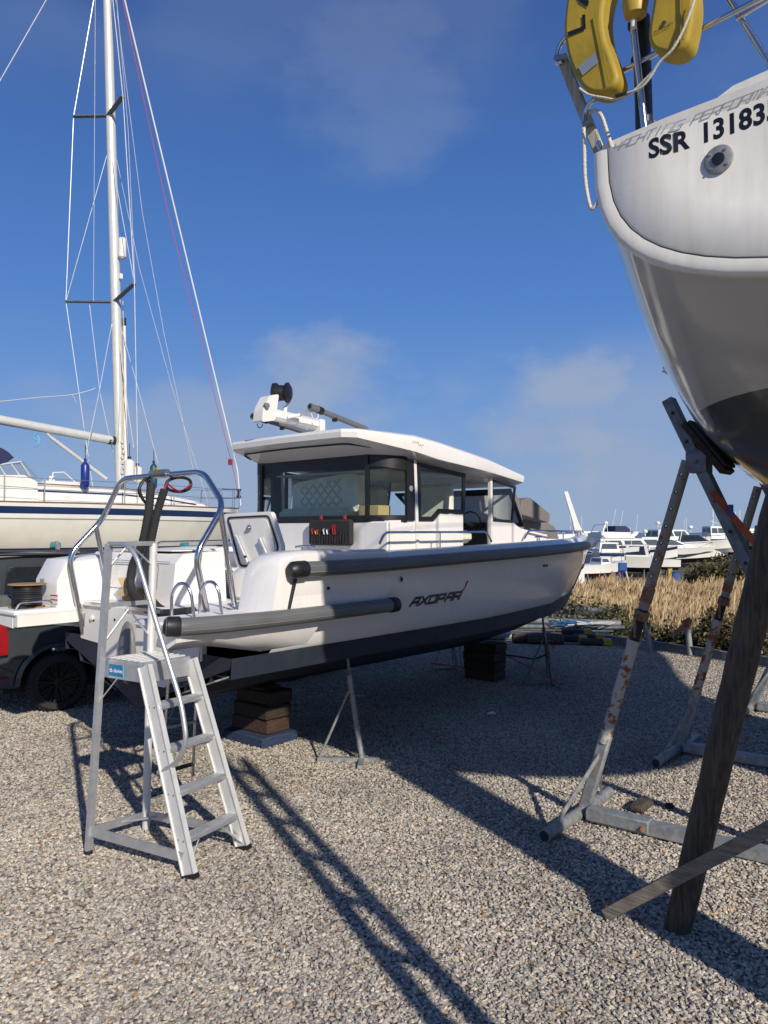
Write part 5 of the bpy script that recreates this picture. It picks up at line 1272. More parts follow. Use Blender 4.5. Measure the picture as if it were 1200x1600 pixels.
def aleg(x, ytop, ztop, ybot, pad, lab):
    t = thing('cradle_strut', lab, 'boat prop', Rf.w(x, ybot), Rf.a, 'galvanised struts of the yacht cradle')
    w_ = lambda *p: Rf.w(*p)
    a = w_(x, ytop, ztop); b_ = w_(x, ybot, .1)
    mb = MB(); mb.bar(a, b_, .075, .085, Rf.u, bev=.006); bm_ = mb.build('box_section', GALVD, t, world=True)
    n = 8
    for k in range(n):
        c = a.lerp(b_, .035 + k * .07); mb = MB(); mb.tube([c - Rf.u * .0445, c - Rf.u * .030], .013, 10); mb.build('pin_hole', BLACKM, bm_, world=True)
    # pad on its bracket, lying along the hull
    py_, pz = pad; up2 = (a - b_).normalized()
    hull_n = (w_(0, 1, .75) - Rf.o).normalized()          # outward and down
    hn = (-Rf.v * .80 + V((0, 0, .60))).normalized(); tang = hn.cross(Rf.u).normalized()
    c = w_(x, py_, pz)
    mb = MB(); mb.bar(c - hn * .05 - tang * .21, c - hn * .05 + tang * .21, .20, .045, hn, bev=.006); pb = mb.build('timber_pad', WSLEEP, t, world=True)
    mb = MB(); mb.bar(c - hn * .014 - tang * .19, c - hn * .014 + tang * .20, .19, .026, hn, bev=.008); mb.build('rubber_facing', BLACKM, pb, world=True)
    mb = MB(); f = a.lerp(b_, .155); mb.bar(f, c - hn * .075, .10, .10, Rf.u, bev=.006); mb.box(f, (.13, .13, .13), rz=Rf.a); mb.build('pad_bracket', GALVD, t, world=True)
    mb = MB(); mb.tube([f - Rf.u * .085, f + Rf.u * .085], .014, 8); mb.build('bolt', RUSTD, t, world=True)
    return t
prop(5.15, 2.62, (1.86, 2.53), 'nearest rusty adjustable prop leaning to the right yacht, white flaking paint', x1=5.19)
prop(7.22, 2.70, (1.97, 2.45), 'second rusty adjustable prop behind the nearest one, partly behind the timber post', rust=RUSTY2, x1=7.2)
prop(9.45, 2.70, (1.55, 2.55), 'farthest steel prop at the right edge behind the timber post', rust=RUSTY2)
aleg(5.20, 1.985, 2.955, .70, (1.690, 2.635), 'grey perforated box strut with a rubber pad under the yacht quarter')
aleg(7.24, 2.02, 2.70, .85, (1.78, 2.50), 'grey perforated box strut at the right edge beyond the timber post')
for (x, ys, lab) in ((5.13, 2.52, 'long galvanised cradle beam lying on the gravel from the nearest prop'), (7.25, 2.62, 'galvanised cradle beam on the gravel from the second prop'), (9.5, 2.6, 'galvanised cradle beam on the gravel from the farthest prop')):
    a = Rf.w(x - .04, ys, .06); b_ = Rf.w(x + .3, -2.2, .06); mb = MB(); mb.bar(a, b_, .10, .085, bev=.006)
    mb.bar(a + (b_ - a).normalized() * -.02 + V((0, 0, .01)), a + (b_ - a).normalized() * .42 + V((0, 0, .01)), .12, .085, bev=.008)
    o = mb.build('cradle_beam', GALV); tag(o, lab, 'steel beam', 'cross beams of the yacht cradle')
    mb = MB(); p_ = V(a.lerp(b_, .07)); mb.rev(p_ - o.location + V((0, -.07, 0)), [(.018, 0), (.018, -.02)], 6, (0, 1, 0)); mb.build('bolt', RUSTD, o)
mb = MB(); q = Rf.w(5.55, 2.35); mb.box((q.x, q.y, .04), (.22, .12, .06), rz=.9, bev=.02); tag(mb.build('timber_offcut', WPOST), 'small timber offcut lying beside the nearest prop foot', 'timber')
# leaning timber post and brace plank
a = G(1056, 1452); p1 = Rf.w(4.02, .90, 2.62); a = V((a.x, a.y, -.03))
pt = thing('timber_post', 'round weathered timber post leaning under the stern of the right yacht', 'post', (a.x, a.y, 0))
mb = MB(); N_ = 26; rg = random.Random(2); mb.tube([a.lerp(p1, k / N_) + V((rg.uniform(-.003, .003), rg.uniform(-.003, .003), 0)) for k in range(N_ + 1)], [.066 + .012 * k / N_ + rg.uniform(-.0015, .0015) for k in range(N_ + 1)], 20)
mb.build('post_shaft', WPOST, pt, world=True)
mb = MB()
for k in range(5):
    c = a.lerp(p1, .30 + k * .12) + V((rg.uniform(-.05, .02), -.062, 0)); mb.rev(c, [(.008, 0), (.008, -.004)], 8, (0, 1, 0))
mb.build('nail_head', RUSTD, pt, world=True)
q0 = Rf.w(3.87, 1.84, .025); q1_ = Rf.x(1200, 1296, 3.84); q1 = Rf.w(*q1_); q2 = q0 + (q1 - q0) * 1.9
mb = MB(); mb.bar(q0, q2, .028, .066, (0, 0, 1), bev=.004); tag(mb.build('brace_plank', WPLANK), 'grey wooden plank slanting across the foot of the timber post', 'plank')
pts = [Rf.w(*Rf.x(x, y, 5.12)) for x, y in ((1112, 768), (1126, 785), (1180, 848), (1215, 885))]
mb = MB()
for a_, b_ in zip(pts, pts[1:]): mb.bar(a_, b_, .045, .004, V((0, 1, 0)))
mb.tube([pts[-1], Rf.w(5.0, .4, 1.7)], .012, 6)
ost = tag(mb.build('orange_strap', ORANGE), 'orange ratchet strap stretched from the grey perforated strut', 'strap')
mb = MB(); mb.box(Rf.w(*Rf.x(1142, 797, 5.10)), (.012, .03, .07), rz=1.2); tag(mb.build('strap_label', BLUEP), 'small blue label hanging on the orange ratchet strap', 'label')
# aluminium boarding ladder leaning on the bathing side of the yacht (throws its shadow across the gravel)
bl = thing('boarding_ladder', 'tall aluminium boarding ladder standing at the stern of the right yacht', 'ladder', Rf.w(1.65, -.5), Rf.a)
for dy in (0, .40):
    mb = MB(); mb.bar((0, dy, 0), (.32, dy + .38, 3.45), .055, .09, (1, 0, 0)); mb.build('stile', ALU, bl)
for k in range(10):
    f = (k + .7) / 10.6; mb = MB(); mb.bar(V((0, 0, 0)).lerp(V((.32, .38, 3.45)), f), V((0, .40, 0)).lerp(V((.32, .78, 3.45)), f), .05, .035); mb.build('rung', ALU, bl)

# ================================================================== SAILING YACHT AT THE LEFT
Lf = Frame(-8.06, 23.5, 47.5)
yl = thing('sailing_yacht', 'cream hulled sailing yacht with navy stripes and tall mast behind the van', 'yacht', Lf.o, Lf.a)
CRM = (.66, .645, .56); NVB = (.010, .028, .09)
LH = band('striped hull paint', 0, 3.2, [(0, (.012, .016, .028)), (1.44, (.16, .30, .42)), (1.475, NVB), (1.63, CRM), (2.385, (.25, .25, .25)), (2.42, (.72, .71, .66)), (2.53, NVB), (2.72, (.72, .71, .66))], .18, .5)
SL_ = [(-6.6, 1.20, 2.82, 1.9), (-6, 1.32, 2.82, 1.5), (-5, 1.5, 2.82, 1.25), (-3.5, 1.66, 2.82, 1.05), (-2, 1.72, 2.83, .95), (-.5, 1.66, 2.83, .92), (1, 1.42, 2.84, .95), (2.2, 1.05, 2.84, 1.05), (3.2, .66, 2.85, 1.25), (3.9, .34, 2.86, 1.6), (4.3, .12, 2.87, 2.2), (4.42, .02, 2.88, 2.7)]
mb = MB(); mb.loft([[V((x, y, z)) for y, z in section(B, zs, zb, 2.3 if x < 3 else 1.8)] for x, B, zs, zb in SL_], closed=False); mb.build('hull', LH, yl, angle=60)
mb = MB(); mb.loft([[V((x, B, zs)), V((x, 0, zs + .06)), V((x, -B, zs))] for x, B, zs, zb in SL_], closed=False); mb.add([V((-6.6, y, z)) for y, z in section(1.2, 2.82, 1.9, 2.3)], [tuple(range(29))]); mb.build('deck', WHITE2, yl)
for sd in (-1, 1):
    mb = MB(); mb.tube([V((x, sd * B, zs + .02)) for x, B, zs, zb in SL_], .022, 6); mb.build('toe_rail', TEAK, yl)
mb = MB(); mb.loft([[V((x, .10 * s_, z)) for x, s_ in ((a, 0), (a + .6, 1), (b_, 0), (a + .6, -1))] for z, a, b_ in ((.35, -3.2, -.4), (1.1, -3.6, .2))]); mb.build('keel', GREYHULL, yl)
# trunk
tr_ = []
for x, h_, z in ((-4.6, 1.15, 3.36), (-2.5, 1.18, 3.34), (-.5, 1.12, 3.33), (1.0, .95, 3.24), (2.2, .72, 3.10), (3.0, .45, 2.93)):
    tr_.append([V((x, -h_ - .04, 2.80)), V((x, -h_, z - .06)), V((x, -h_ * .8, z)), V((x, 0, z + .05)), V((x, h_ * .8, z)), V((x, h_, z - .06)), V((x, h_ + .04, 2.80))])
mb = MB(); mb.loft(tr_); trk = mb.build('coachroof', WHITE2, yl)
mb = MB()
for sd in (-1, 1): mb.loft([[V((x, sd * (h_ + .012 + .012), z - .16)), V((x, sd * (h_ + .008 + .020), z - .20))] for x, h_, z in ((-4.6, 1.15, 3.36), (-2.5, 1.18, 3.34), (-.5, 1.12, 3.33), (1.0, .95, 3.24), (2.2, .72, 3.12))], closed=False)
mb.build('stripe', NAVYG, trk)
mb = MB(); mb.tube([(-4.6, -1.05, 3.38), (-2.5, -1.08, 3.36), (-.5, -1.0, 3.35), (.9, -.85, 3.27)], .016, 6); mb.build('grab_rail', TEAK, trk)
for x0, x1, y0, y1 in ((8, 45, 771, 783), (83, 114, 774, 783.5), (147, 174, 777, 785), (200, 219, 779, 786)):
    yy_ = -1.19 if x0 < 140 else -1.14 if x0 < 190 else -1.03
    q = [Lf.y(x, y, yy_) for x, y in ((x0, y0), (x1 - 3, y0 + .6), (x1, y1), (x0 + 4, y1))]
    mb = MB(); mb.prism(fillet(q, .06, 3, True), (0, .03, 0)); pw = mb.build('portlight_frame', ALU2, trk)
    cc_ = sum(q, V()) / 4; mb = MB(); mb.prism([V((0, -.008, 0)) + cc_ + (p_ - cc_) * .74 for p_ in fillet(q, .06, 3, True)], (0, .006, 0)); mb.build('curtain', CURTAIN, pw)
# raised coaming, windscreen and dodger
mb = MB(); mb.loft([[V((x, -1.25, 2.8)), V((x, -1.2, z)), V((x, 1.2, z)), V((x, 1.25, 2.8))] for x, z in ((-6.2, 3.25), (-4.6, 3.50), (-3.4, 3.56), (-3.05, 3.40))]); mb.build('cockpit_coaming', WHITE2, yl)
mb = MB(); mb.loft([[Lf.y(x, y, c) for x, y, c in ((0, 752, -1.15), (58, 748, -1.15), (60, 747, 0), (58, 745, 1.15))], [Lf.y(x, y, c) for x, y, c in ((0, 726, -1.1), (34, 721, -1.05), (36, 720, 0), (34, 719, 1.05))]], closed=False); ws_ = mb.build('windscreen', CLEARP, yl)
for a_, b_ in (((17, 724), (36, 750)), ((32, 722), (48, 745)), ((0, 726), (34, 721)), ((0, 729), (12, 748))):
    mb = MB(); mb.tube([Lf.y(*a_, -1.1), Lf.y(*b_, -1.12)], .018, 6); mb.build('screen_pillar', ALU2, ws_)
mb = MB(); mb.loft([[Lf.y(x, y, c) for x, y in ((-40, 690), (-12, 697), (3, 700), (14, 707), (22, 715), (34, 720))] for c in (-1.12, -.6, .6, 1.12)], closed=False)
mb.add([Lf.y(x, y, -1.12) for x, y in ((-40, 690), (-12, 697), (3, 700), (14, 707), (22, 715), (12, 722), (-10, 728), (-40, 730))], [tuple(range(8))]); mb.build('dodger', NAVY, yl)
c = Lf.y(92, 757, -.6); mb = MB(); mb.box(c, (1.1, .8, .14), bev=.05); mb.build('deck_hatch', WHITE2, yl)
mb = MB(); mb.tube([c + V((-.35, -.3, .05)), c + V((-.3, -.3, .30)), c + V((-.0, -.3, .33)), c + V((.35, -.3, .05))], .018, 6); mb.tube([c + V((-.2, 0, .03)), c + V((-.2, 0, .22))], .09, 10); mb.build('ventilator', RADOME, yl)
# mast, boom, spreaders
mp0 = V((0, 0, 3.33)); mp1 = Lf.y(168, 0, 0); mt = mp0 + (mp1 - mp0) * 1.14
mb = MB(); mb.tube([mp0.lerp(mt, k / 8) for k in range(9)], [.155, .155, .155, .155, .15, .145, .14, .13, .12], 16); mast = mb.build('mast', SPAR, yl)
mb = MB(); mb.tube([mp0 + V((-.13, 0, .6)), mp0.lerp(mt, 1) + V((-.11, 0, 0))], .014, 6); mb.build('mast_track', REDROPE, mast)
bm0 = Lf.y(174, 688, 0); bm1 = Lf.y(0, 656, 0); bm1 = bm0 + (bm1 - bm0) * 1.35
mb = MB(); mb.tube([bm0, bm1], .13, 14); bmo = mb.build('boom', SPAR, yl)
mb = MB(); mb.tube([bm0 + V((.1, 0, .0)), bm0 + V((-.12, 0, 0))], .13, 12); mb.build('gooseneck', DARKM, bmo)
mb = MB(); v0 = Lf.y(80, 684, 0); v1 = Lf.y(166, 748, 0); mb.tube([v0, v1], .055, 10); mb.tube([v0, Lf.y(73, 677, 0)], .04, 8); mb.build('kicker_strut', SPAR, yl)
mb = MB(); mb.tube([Lf.y(194, 500, -.1), Lf.y(197, 722, -.1)], .05, 10); mb.build('spinnaker_pole', WHITE2, mast)
mb = MB(); mb.tube([Lf.y(194, 497, -.1), Lf.y(194, 509, -.1)], .06, 10); mb.build('pole_end', BLACK, mast)
SPR = {}
for nm, root, tp in (('lo', (178, 472), ((103, 471, 1.25), (210, 443, -1.25))), ('hi', (169, 181), ((115, 182, .95), (192, 150, -.95)))):
    for px, py, c in tp:
        rt = Lf.y(*root, 0); tp_ = Lf.y(px, py, c); SPR[(nm, c > 0)] = tp_
        mb = MB(); mb.bar(rt, tp_, .14, .05, bev=.01); mb.build('spreader', GALVD, mast)
mb = MB(); c = Lf.y(191, 388, -.25); mb.tube([c + V((0, 0, -.32)), c + V((0, 0, -.27)), c + V((0, 0, .27)), c + V((0, 0, .32))], [.08, .125, .125, .08], 16); mb.build('radar_reflector', RADOME, mast)
mb = MB(); c = Lf.y(189, 432, -.2); mb.box(c, (.1, .1, .18), bev=.02); mb.build('deck_light', RADOME, mast)
mb = MB()
for x, y0, y1 in ((186, 505, 690), (190, 512, 735), (192, 470, 720)):
    mb.tube([Lf.y(x, y0, -.16), Lf.y(x + 2, (y0 + y1) / 2, -.18), Lf.y(x - 1, y1, -.16)], .013, 5)
for k in range(8): c = Lf.y(191 + (k % 3), 690 + k * 8, -.2); mb.ball(c, (.05, .05, .08), 8)
mb.build('halyard', ROPEW, mast)
def wire(nm, segs, r, m=WIRE):
    for s_ in segs:
        mb = MB(); mb.tube([Lf.y(*q) if len(q) == 3 and not isinstance(q, V) else q for q in s_], r, 5); mb.build(nm, m, yl)
T_ = lambda f: mp0.lerp(mp1, f)
top = mt
for sd, k in ((1, True), (-1, False)):
    lo_, hi_ = SPR[('lo', k)], SPR[('hi', k)]
    ch = V((-.15, sd * 1.30, 2.85))
    wire('shroud', [[top, hi_, lo_, ch]], .013)
    wire('shroud', [[Lf.y(171, 228, 0), lo_]], .011)
wire('lower_shroud', [[Lf.y(175, 505, 0), (155, 612, -.6), (131, 725, -1.15)], [Lf.y(178, 470, 0).lerp(Lf.y(140, 476, .6), 1), (156, 612, .4), (176, 705, .2)], [Lf.y(183, 490, 0), (214, 600, -.6), (247, 725, -1.0)], [Lf.y(182, 498, 0), (200, 640, -.6), (209, 700, -1.2)]], .011)
wire('backstay', [[(86, -24, 0), (0, 126, 0), (-90, 286, 0)]], .013)
wire('topping_lift', [[(149, -10, 0), (146, 470, 0)], [(182, -5, -.1), (200, 200, -.4), (206, 330, -.4), (211, 443, -1.2)]], .008)
wire('inner_stay', [[(178, 228, 0), (218, 420, 0), (270, 610, 0), (325, 785, 0)], [(180, -5, 0), (222, 440 - 110, 0), (256, 520, 0), (302, 735, 0)]], .009)
wire('furled_forestay', [[(190, -20, 0), (371, 735, 0), (376, 790, 0)]], .024, WHITE2)
wire('red_halyard', [[(187, -20, 0), (262, 330, 0), (366, 740, 0), (372, 775, 0)]], .010, REDROPE)
mb = MB(); c = Lf.y(373, 771, 0); mb.tube([c + V((0, 0, -.14)), c + V((0, 0, -.05)), c + V((0, 0, .05)), c + V((0, 0, .14))], [.10, .05, .05, .09], 12); mb.build('furling_drum', DARKM, yl)
mb = MB(); c = Lf.y(360, 722, 0); mb.box(c, (.14, .08, .2)); mb.build('furler_fitting', REDROPE, yl)
# guard rails
xs = [(-5.6, 1.42), (-4.05, 1.60), (-3.05, 1.64), (-.75, 1.60), (1.0, 1.36), (2.6, .85)]
for sd in (-1, 1):
    for zz in (.32, .62):
        mb = MB(); mb.tube([V((x, sd * y, 2.85 + zz)) for x, y in xs] + [V((3.4, sd * .55, 2.9 + zz))], .008, 5); mb.build('guard_wire', GALVD, yl)
    for x, y in xs:
        mb = MB(); mb.tube([(x, sd * y, 2.83), (x, sd * y, 3.50)], .018, 8); mb.build('stanchion', GALV, yl)
mb = MB(); mb.tube(fillet([(3.3, -.62, 2.86), (3.3, -.60, 3.5), (4.45, -.15, 3.55), (4.5, .15, 3.55), (3.3, .6, 3.5), (3.3, .62, 2.86)], .08, 3), .016, 8); mb.tube([(3.3, -.6, 3.2), (4.4, -.12, 3.25), (4.4, .12, 3.25), (3.3, .6, 3.2)], .013, 8)
for x, y in ((3.9, .36), (4.35, .14)):
    for sd in (-1, 1): mb.tube([(x, sd * y, 2.88), (x, sd * y, 3.53)], .014, 8)
mb.build('pulpit', CHROME, yl)
# fenders and bits hanging in the rigging
def fender(px, py, c, r, h, m, lab, tipm=None):
    p = Lf.w(*Lf.y(px, py, c)); t = thing('fender', lab, 'fender', (p.x, p.y, p.z - h / 2), 0, 'fenders hung in the left yacht rigging')
    mb = MB(); mb.tube([(0, 0, z) for z in (0, .08 * h, .15 * h, .85 * h, .92 * h, h)], [r * .15, r * .7, r, r, r * .7, r * .2], 16); mb.build('fender_body', m, t)
    mb = MB(); mb.tube([(0, 0, h), (0, 0, h + .07)], r * .35, 10); mb.build('fender_eye', tipm or m, t)
    mb = MB(); mb.tube([(0, 0, h + .05), (0, 0, h + .45)], .012, 6); mb.build('lanyard', DARKM, t)
fender(133, 743, -1.3, .115, .80, mat('royal blue vinyl', (.012, .028, .22), .35), 'royal blue fender hanging under the boom of the left yacht')
fender(202, 733, -1.2, .155, .60, RADOME, 'larger white fender with black top in front of the mast', BLACK)
fender(215, 742, -1.0, .135, .55, RADOME, 'smaller white fender with black top right of the mast', BLACK)
fender(240, 745, -.6, .11, .85, mat('teal vinyl', (.015, .07, .10), .45), 'dark teal fender hanging behind the arch hoses')
mb = MB(); c0 = Lf.w(*Lf.y(57, 676, -.12)); mb.tube(spline([c0, c0 + V((-.08, 0, -.15)), c0 + V((.06, 0, -.25)), c0 + V((-.05, 0, -.4)), c0 + V((.08, 0, -.3)), c0 + V((.02, 0, -.1)), c0 + V((.1, 0, -.2)), c0 + V((0, 0, -.36))], 6), .022, 6); tag(mb.build('rope_hank', LBLUEROPE), 'light blue rope hank tied under the boom of the left yacht', 'rope')
mb = MB(); mb.tube(spline([Lf.w(*Lf.y(x, y, -.3)) for x, y in ((-30, 627), (0, 627), (60, 621), (110, 617), (140, 610), (149, 606))], 5), .012, 5); mb.tube(spline([Lf.w(*Lf.y(x, y, -.3)) for x, y in ((112, 617), (116, 622), (119, 628))], 3), .010, 5); tag(mb.build('mooring_line', ROPEW), 'slack white line strung across above the boom', 'rope')
for px, py, c, lab in ((88, 846, -1.50, 'teal padded prop against the left yacht hull nearest the van'), (208, 846, -1.47, 'teal padded prop against the left yacht behind the hoses'), (290, 856, -1.2, 'teal padded prop against the left yacht near its bow')):
    p = Lf.y(px, py, c); w0 = Lf.w(*p); t = thing('hull_prop', lab, 'boat prop', Lf.w(p.x, p.y - .45), Lf.a, 'teal padded props under the left yacht')
    l0 = p - V((p.x, p.y - .45, 0))
    mb = MB(); mb.box(l0 + V((0, .05, 0)), (.28, .05, .32), bev=.01); mb.build('pad', TEALP, t)
    mb = MB(); mb.bar(l0, (.12, -.1, 0), .09, .07); mb.build('pole', GALV, t)
    mb = MB(); mb.box((.12, -.1, .02), (.5, .3, .04)); mb.build('foot_plate', GALV, t)

# ================================================================== VAN
wc = G(91, 1112); Vf = Frame(wc.x, wc.y, 36)
van = thing('van', 'dark grey van with black alloy wheel and red tail lamp', 'van', Vf.o, Vf.a)
ar = [(.40 * math.cos(t), .335 + .40 * math.sin(t)) for t in [math.pi * (1 - i / 14) for i in range(15)]]
arch1 = [(x, max(z, .30)) for x, z in ar]; WB = 3.0
low = [(-.80, .34), (-.44, .30)] + arch1[1:-1] + [(.40, .30), (WB - .40, .26)] + [(x + WB, z) for x, z in arch1[1:-1]] + [(WB + .40, .28), (WB + .82, .32)]
up_p = [(WB + .88, .6), (WB + .80, .95), (WB + .25, 1.08), (WB - .55, 1.68), (WB - 1.0, 1.77), (.0, 1.80), (-.64, 1.77), (-.80, 1.62), (-.86, 1.15), (-.88, .62)]
prof = low + up_p
def yw(z): return .0 if z < 1.05 else (z - 1.05) * .13
mb = MB()
mb.loft([[V((x, s0 + (yw(z) if s0 < .9 else -yw(z)) + (e if s0 < .9 else -e), z)) for x, z in [(x * (1 - q * .012) + q * .015, z * (1 - q * .012) + q * .008) for x, z in prof]] for s0, e, q in ((0, .05, 1), (0, .012, .4), (0, 0, 0), (1.85, 0, 0), (1.85, .012, .4), (1.85, .05, 1))])
vb = mb.build('body', VANP, van, angle=32)
for yy0, sgn in ((0, -1), (1.85, 1)):
    def wn(name, pts, parent=van):
        mb = MB(); mb.add([V((x, yy0 + sgn * (.006) + (yw(z) * -sgn), z)) for x, z in pts], [tuple(range(len(pts)))]); return mb.build(name, VANGL, parent, smooth=False)
    wn('side_window', [(-.60, 1.16), (.62, 1.14), (.64, 1.66), (-.54, 1.66)]); wn('side_window', [(.72, 1.14), (1.85, 1.12), (1.80, 1.66), (.74, 1.66)]); wn('side_window', [(1.93, 1.12), (WB - .1, 1.10), (WB - .62, 1.60), (1.90, 1.66)])
    mb = MB(); mb.tube([(-.70, yy0 - sgn * .10, 1.80), (1.9, yy0 - sgn * .10, 1.80)], .018, 8); mb.build('roof_rail', BLACK, van)
    mb = MB(); mb.tube([V((x, yy0 + sgn * .004, z)) for x, z in ((-.88, .56), (-.62, .57), (-.47, .50))], .004, 5); mb.tube([V((x, yy0 + sgn * .003, z)) for x, z in ((.66, .34), (.67, 1.10))], .004, 5); mb.tube([V((x, yy0 + sgn * .002, z)) for x, z in ((-.9, 1.02), (1.0, 1.03), (2.9, 1.0))], .005, 5); mb.build('panel_gap', BLACKM, vb)
    mb = MB(); mb.prism([V((x, yy0 + sgn * .008, z)) for x, z in ((-.885, .68), (-.535, .70), (-.53, .93), (-.58, 1.08), (-.875, 1.10))], (0, -sgn * .03, 0)); mb.build('tail_lamp', LAMP, van)
    mb = MB(); mb.box((-.60, yy0 + sgn * .005, .44), (.16, .012, .02)); mb.build('reflector', LAMP, van)
    mb = MB(); 
    for k in range(14):
        t0, t1 = math.pi * (1 - k / 14), math.pi * (1 - (k + 1) / 14)
        mb.add([V((.41 * math.cos(t0), yy0 + sgn * .012, .335 + .41 * math.sin(t0))), V((.46 * math.cos(t0), yy0 + sgn * .003, .335 + .45 * math.sin(t0))), V((.46 * math.cos(t1), yy0 + sgn * .003, .335 + .45 * math.sin(t1))), V((.41 * math.cos(t1), yy0 + sgn * .012, .335 + .41 * math.sin(t1)))], [(0, 1, 2, 3)])
    mb.build('wheel_arch_trim', VANP, van)
mb = MB(); mb.box((-.84, .92, 1.4), (.02, 1.5, .45)); mb.build('rear_window', VANGL, van)
mb = MB(); mb.box((-.89, .92, .50), (.08, 1.8, .24), bev=.04); mb.build('rear_bumper', VANP, van)
mb = MB(); mb.box((WB + .85, .92, .5), (.12, 1.8, .28), bev=.05); mb.build('front_bumper', VANP, van)
mb = MB(); mb.box((1.4, .92, .30), (3.9, 1.5, .14)); mb.build('underbody', BLACKM, van)
for x in (0, WB):
    for yc, sgn in ((.10, -1), (1.75, 1)):
        wl = MB(); wl._rev(V((x, yc - sgn * .10, .335)), [(.22, 0), (.30, .0), (.328, .03), (.335, .06), (.335, .15), (.325, .19), (.30, .215), (.235, .215), (.225, .19)], 40, V((0, sgn, 0)), 0, False)
        for k in range(40):
            a_ = k * math.pi / 20; wl.box((x + .333 * math.cos(a_), yc, .335 + .333 * math.sin(a_)), (.012, .19, .018), M=Matrix.Rotation(-a_, 3, 'Y'))
        ty = wl.build('wheel', TYRE, van)
        mb = MB(); mb._rev(V((x, yc + sgn * .02, .335)), [(.232, .085), (.238, .095), (.228, .098), (.222, .04), (.05, .02), (.045, .075), (.001, .08)], 40, V((0, sgn, 0)), 0, False)
        for k in range(10):
            a_ = k * math.pi / 5; 
            for d_ in (-.10, .10):
                mb.bar((x + .04 * math.cos(a_), yc + sgn * .09, .335 + .04 * math.sin(a_)), (x + .228 * math.cos(a_ + d_), yc + sgn * .105, .335 + .228 * math.sin(a_ + d_)), .018, .016, (0, 1, 0))
        mb.build('rim', BLACK, ty)

# ================================================================== SPARS, BLUE ROPE AND OTHER THINGS BY THE KERB
grp = 'aluminium mast sections piled at the edge of the yard'
OLDSP = mat('oxidised spar', (.27, .27, .26), .6, .2, var=.25)
names = ['front', 'second', 'third', 'fourth', 'fifth', 'sixth', 'seventh', 'eighth', 'ninth', 'tenth', 'eleventh', 'twelfth']
a0_ = G(800, 1000); a1_ = G(985, 1000); b0_ = G(820, 958); b1_ = G(975, 972)
for k in range(12):
    f = (k / 11) ** .9; p = a0_.lerp(b0_, f); q = a1_.lerp(b1_, f); d = (q - p); p = p - d * rg.uniform(.3, .6); q = q + d * rg.uniform(-.12, .02) - d * .06
    z = .07 + .11 * (k % 2) + .10 * f; r = .05 + .02 * (k % 3 == 0); yaw = rg.uniform(-.15, .15)
    p.z = z; q.z = z + rg.uniform(-.02, .03); q.y += yaw
    mb = MB(); n_ = 14; mb.tube([p, q], r, n_); o = mb.build('mast_section', (GALV, GALVD, OLDSP)[k % 3]); tag(o, 'grey %s aluminium mast section from the yard side in the pile' % names[k], 'mast section', grp)
    mb = MB(); mb.tube([q - o.location - (q - p).normalized() * .0, q - o.location + (q - p).normalized() * .002], r * .8, 12); mb.build('open_end', BLACKM, o)
p = D(905, 955, 17.2); mb = MB()
c = [D(930, 962, 17.4), D(820, 962, 16.9), D(800, 975, 15.9), D(985, 985, 14.6), D(990, 966, 16.6)]
mb.prism([V((v_.x, v_.y, .20)) for v_ in c], (0, 0, .03)); 
rp = MB(); rg = random.Random(8); c0 = D(895, 985, 14.9); c0.z = .26
pts = [c0 + V((rg.gauss(0, .24), rg.gauss(0, .12), rg.uniform(-.02, .10))) for _ in range(30)]
rp.tube(spline(pts, 5), .008, 5); tag(rp.build('rope_tangle', BLUEROPE), 'tangled blue rope lying on the mast pile', 'rope')
rp = MB(); c1 = D(925, 981, 14.8); c1.z = .27; pts = [c1 + V((rg.gauss(0, .18), rg.gauss(0, .08), rg.uniform(-.02, .07))) for _ in range(30)]; rp.tube(spline(pts, 5), .011, 5); tag(rp.build('rope_tangle', ROPEW), 'white and grey rope tangle beside the blue rope', 'rope')
for px, py, Y, lab in ((914, 989, 14.4, 'uppermost yellow ended spar fitting at the right of the blue rope'), (906, 999, 14.1, 'leftmost yellow ended spar fitting low beside the mast pile'), (933, 997, 14.1, 'middle yellow ended spar fitting in the heap'), (945, 1009, 13.9, 'lowest yellow ended spar fitting on the gravel')):
    p = D(px, py, Y); t = thing('spar_fitting', lab, 'mast fitting', (p.x, p.y, max(.0, p.z - .06)), R_(-12), 'yellow ended fittings by the mast pile')
    mb = MB(); mb.box((-.22, 0, .07), (.42, .13, .12), bev=.03); mb.build('fitting_body', DARKM, t)
    mb = MB(); mb.box((.05, 0, .075), (.16, .15, .13), bev=.025); mb.build('yellow_end', YEL, t)
for px, Y, L, r, lab in ((822, 14.3, .5, .09, 'short brown log at the left of the mast pile'), (850, 14.2, .6, .10, 'middle brown log before the mast pile'), (868, 14.1, .3, .10, 'cut end log just right of the bow jack stand')):
    p = D(px, 1000, Y); mb = MB(); mb.tube([(p.x - L / 2, p.y, r), (p.x, p.y + .01, r * 1.04), (p.x + L / 2, p.y - .02, r)], [r, r * 1.05, r * .92], 12); tag(mb.build('log', WPOST), lab, 'log', 'logs in front of the mast pile')
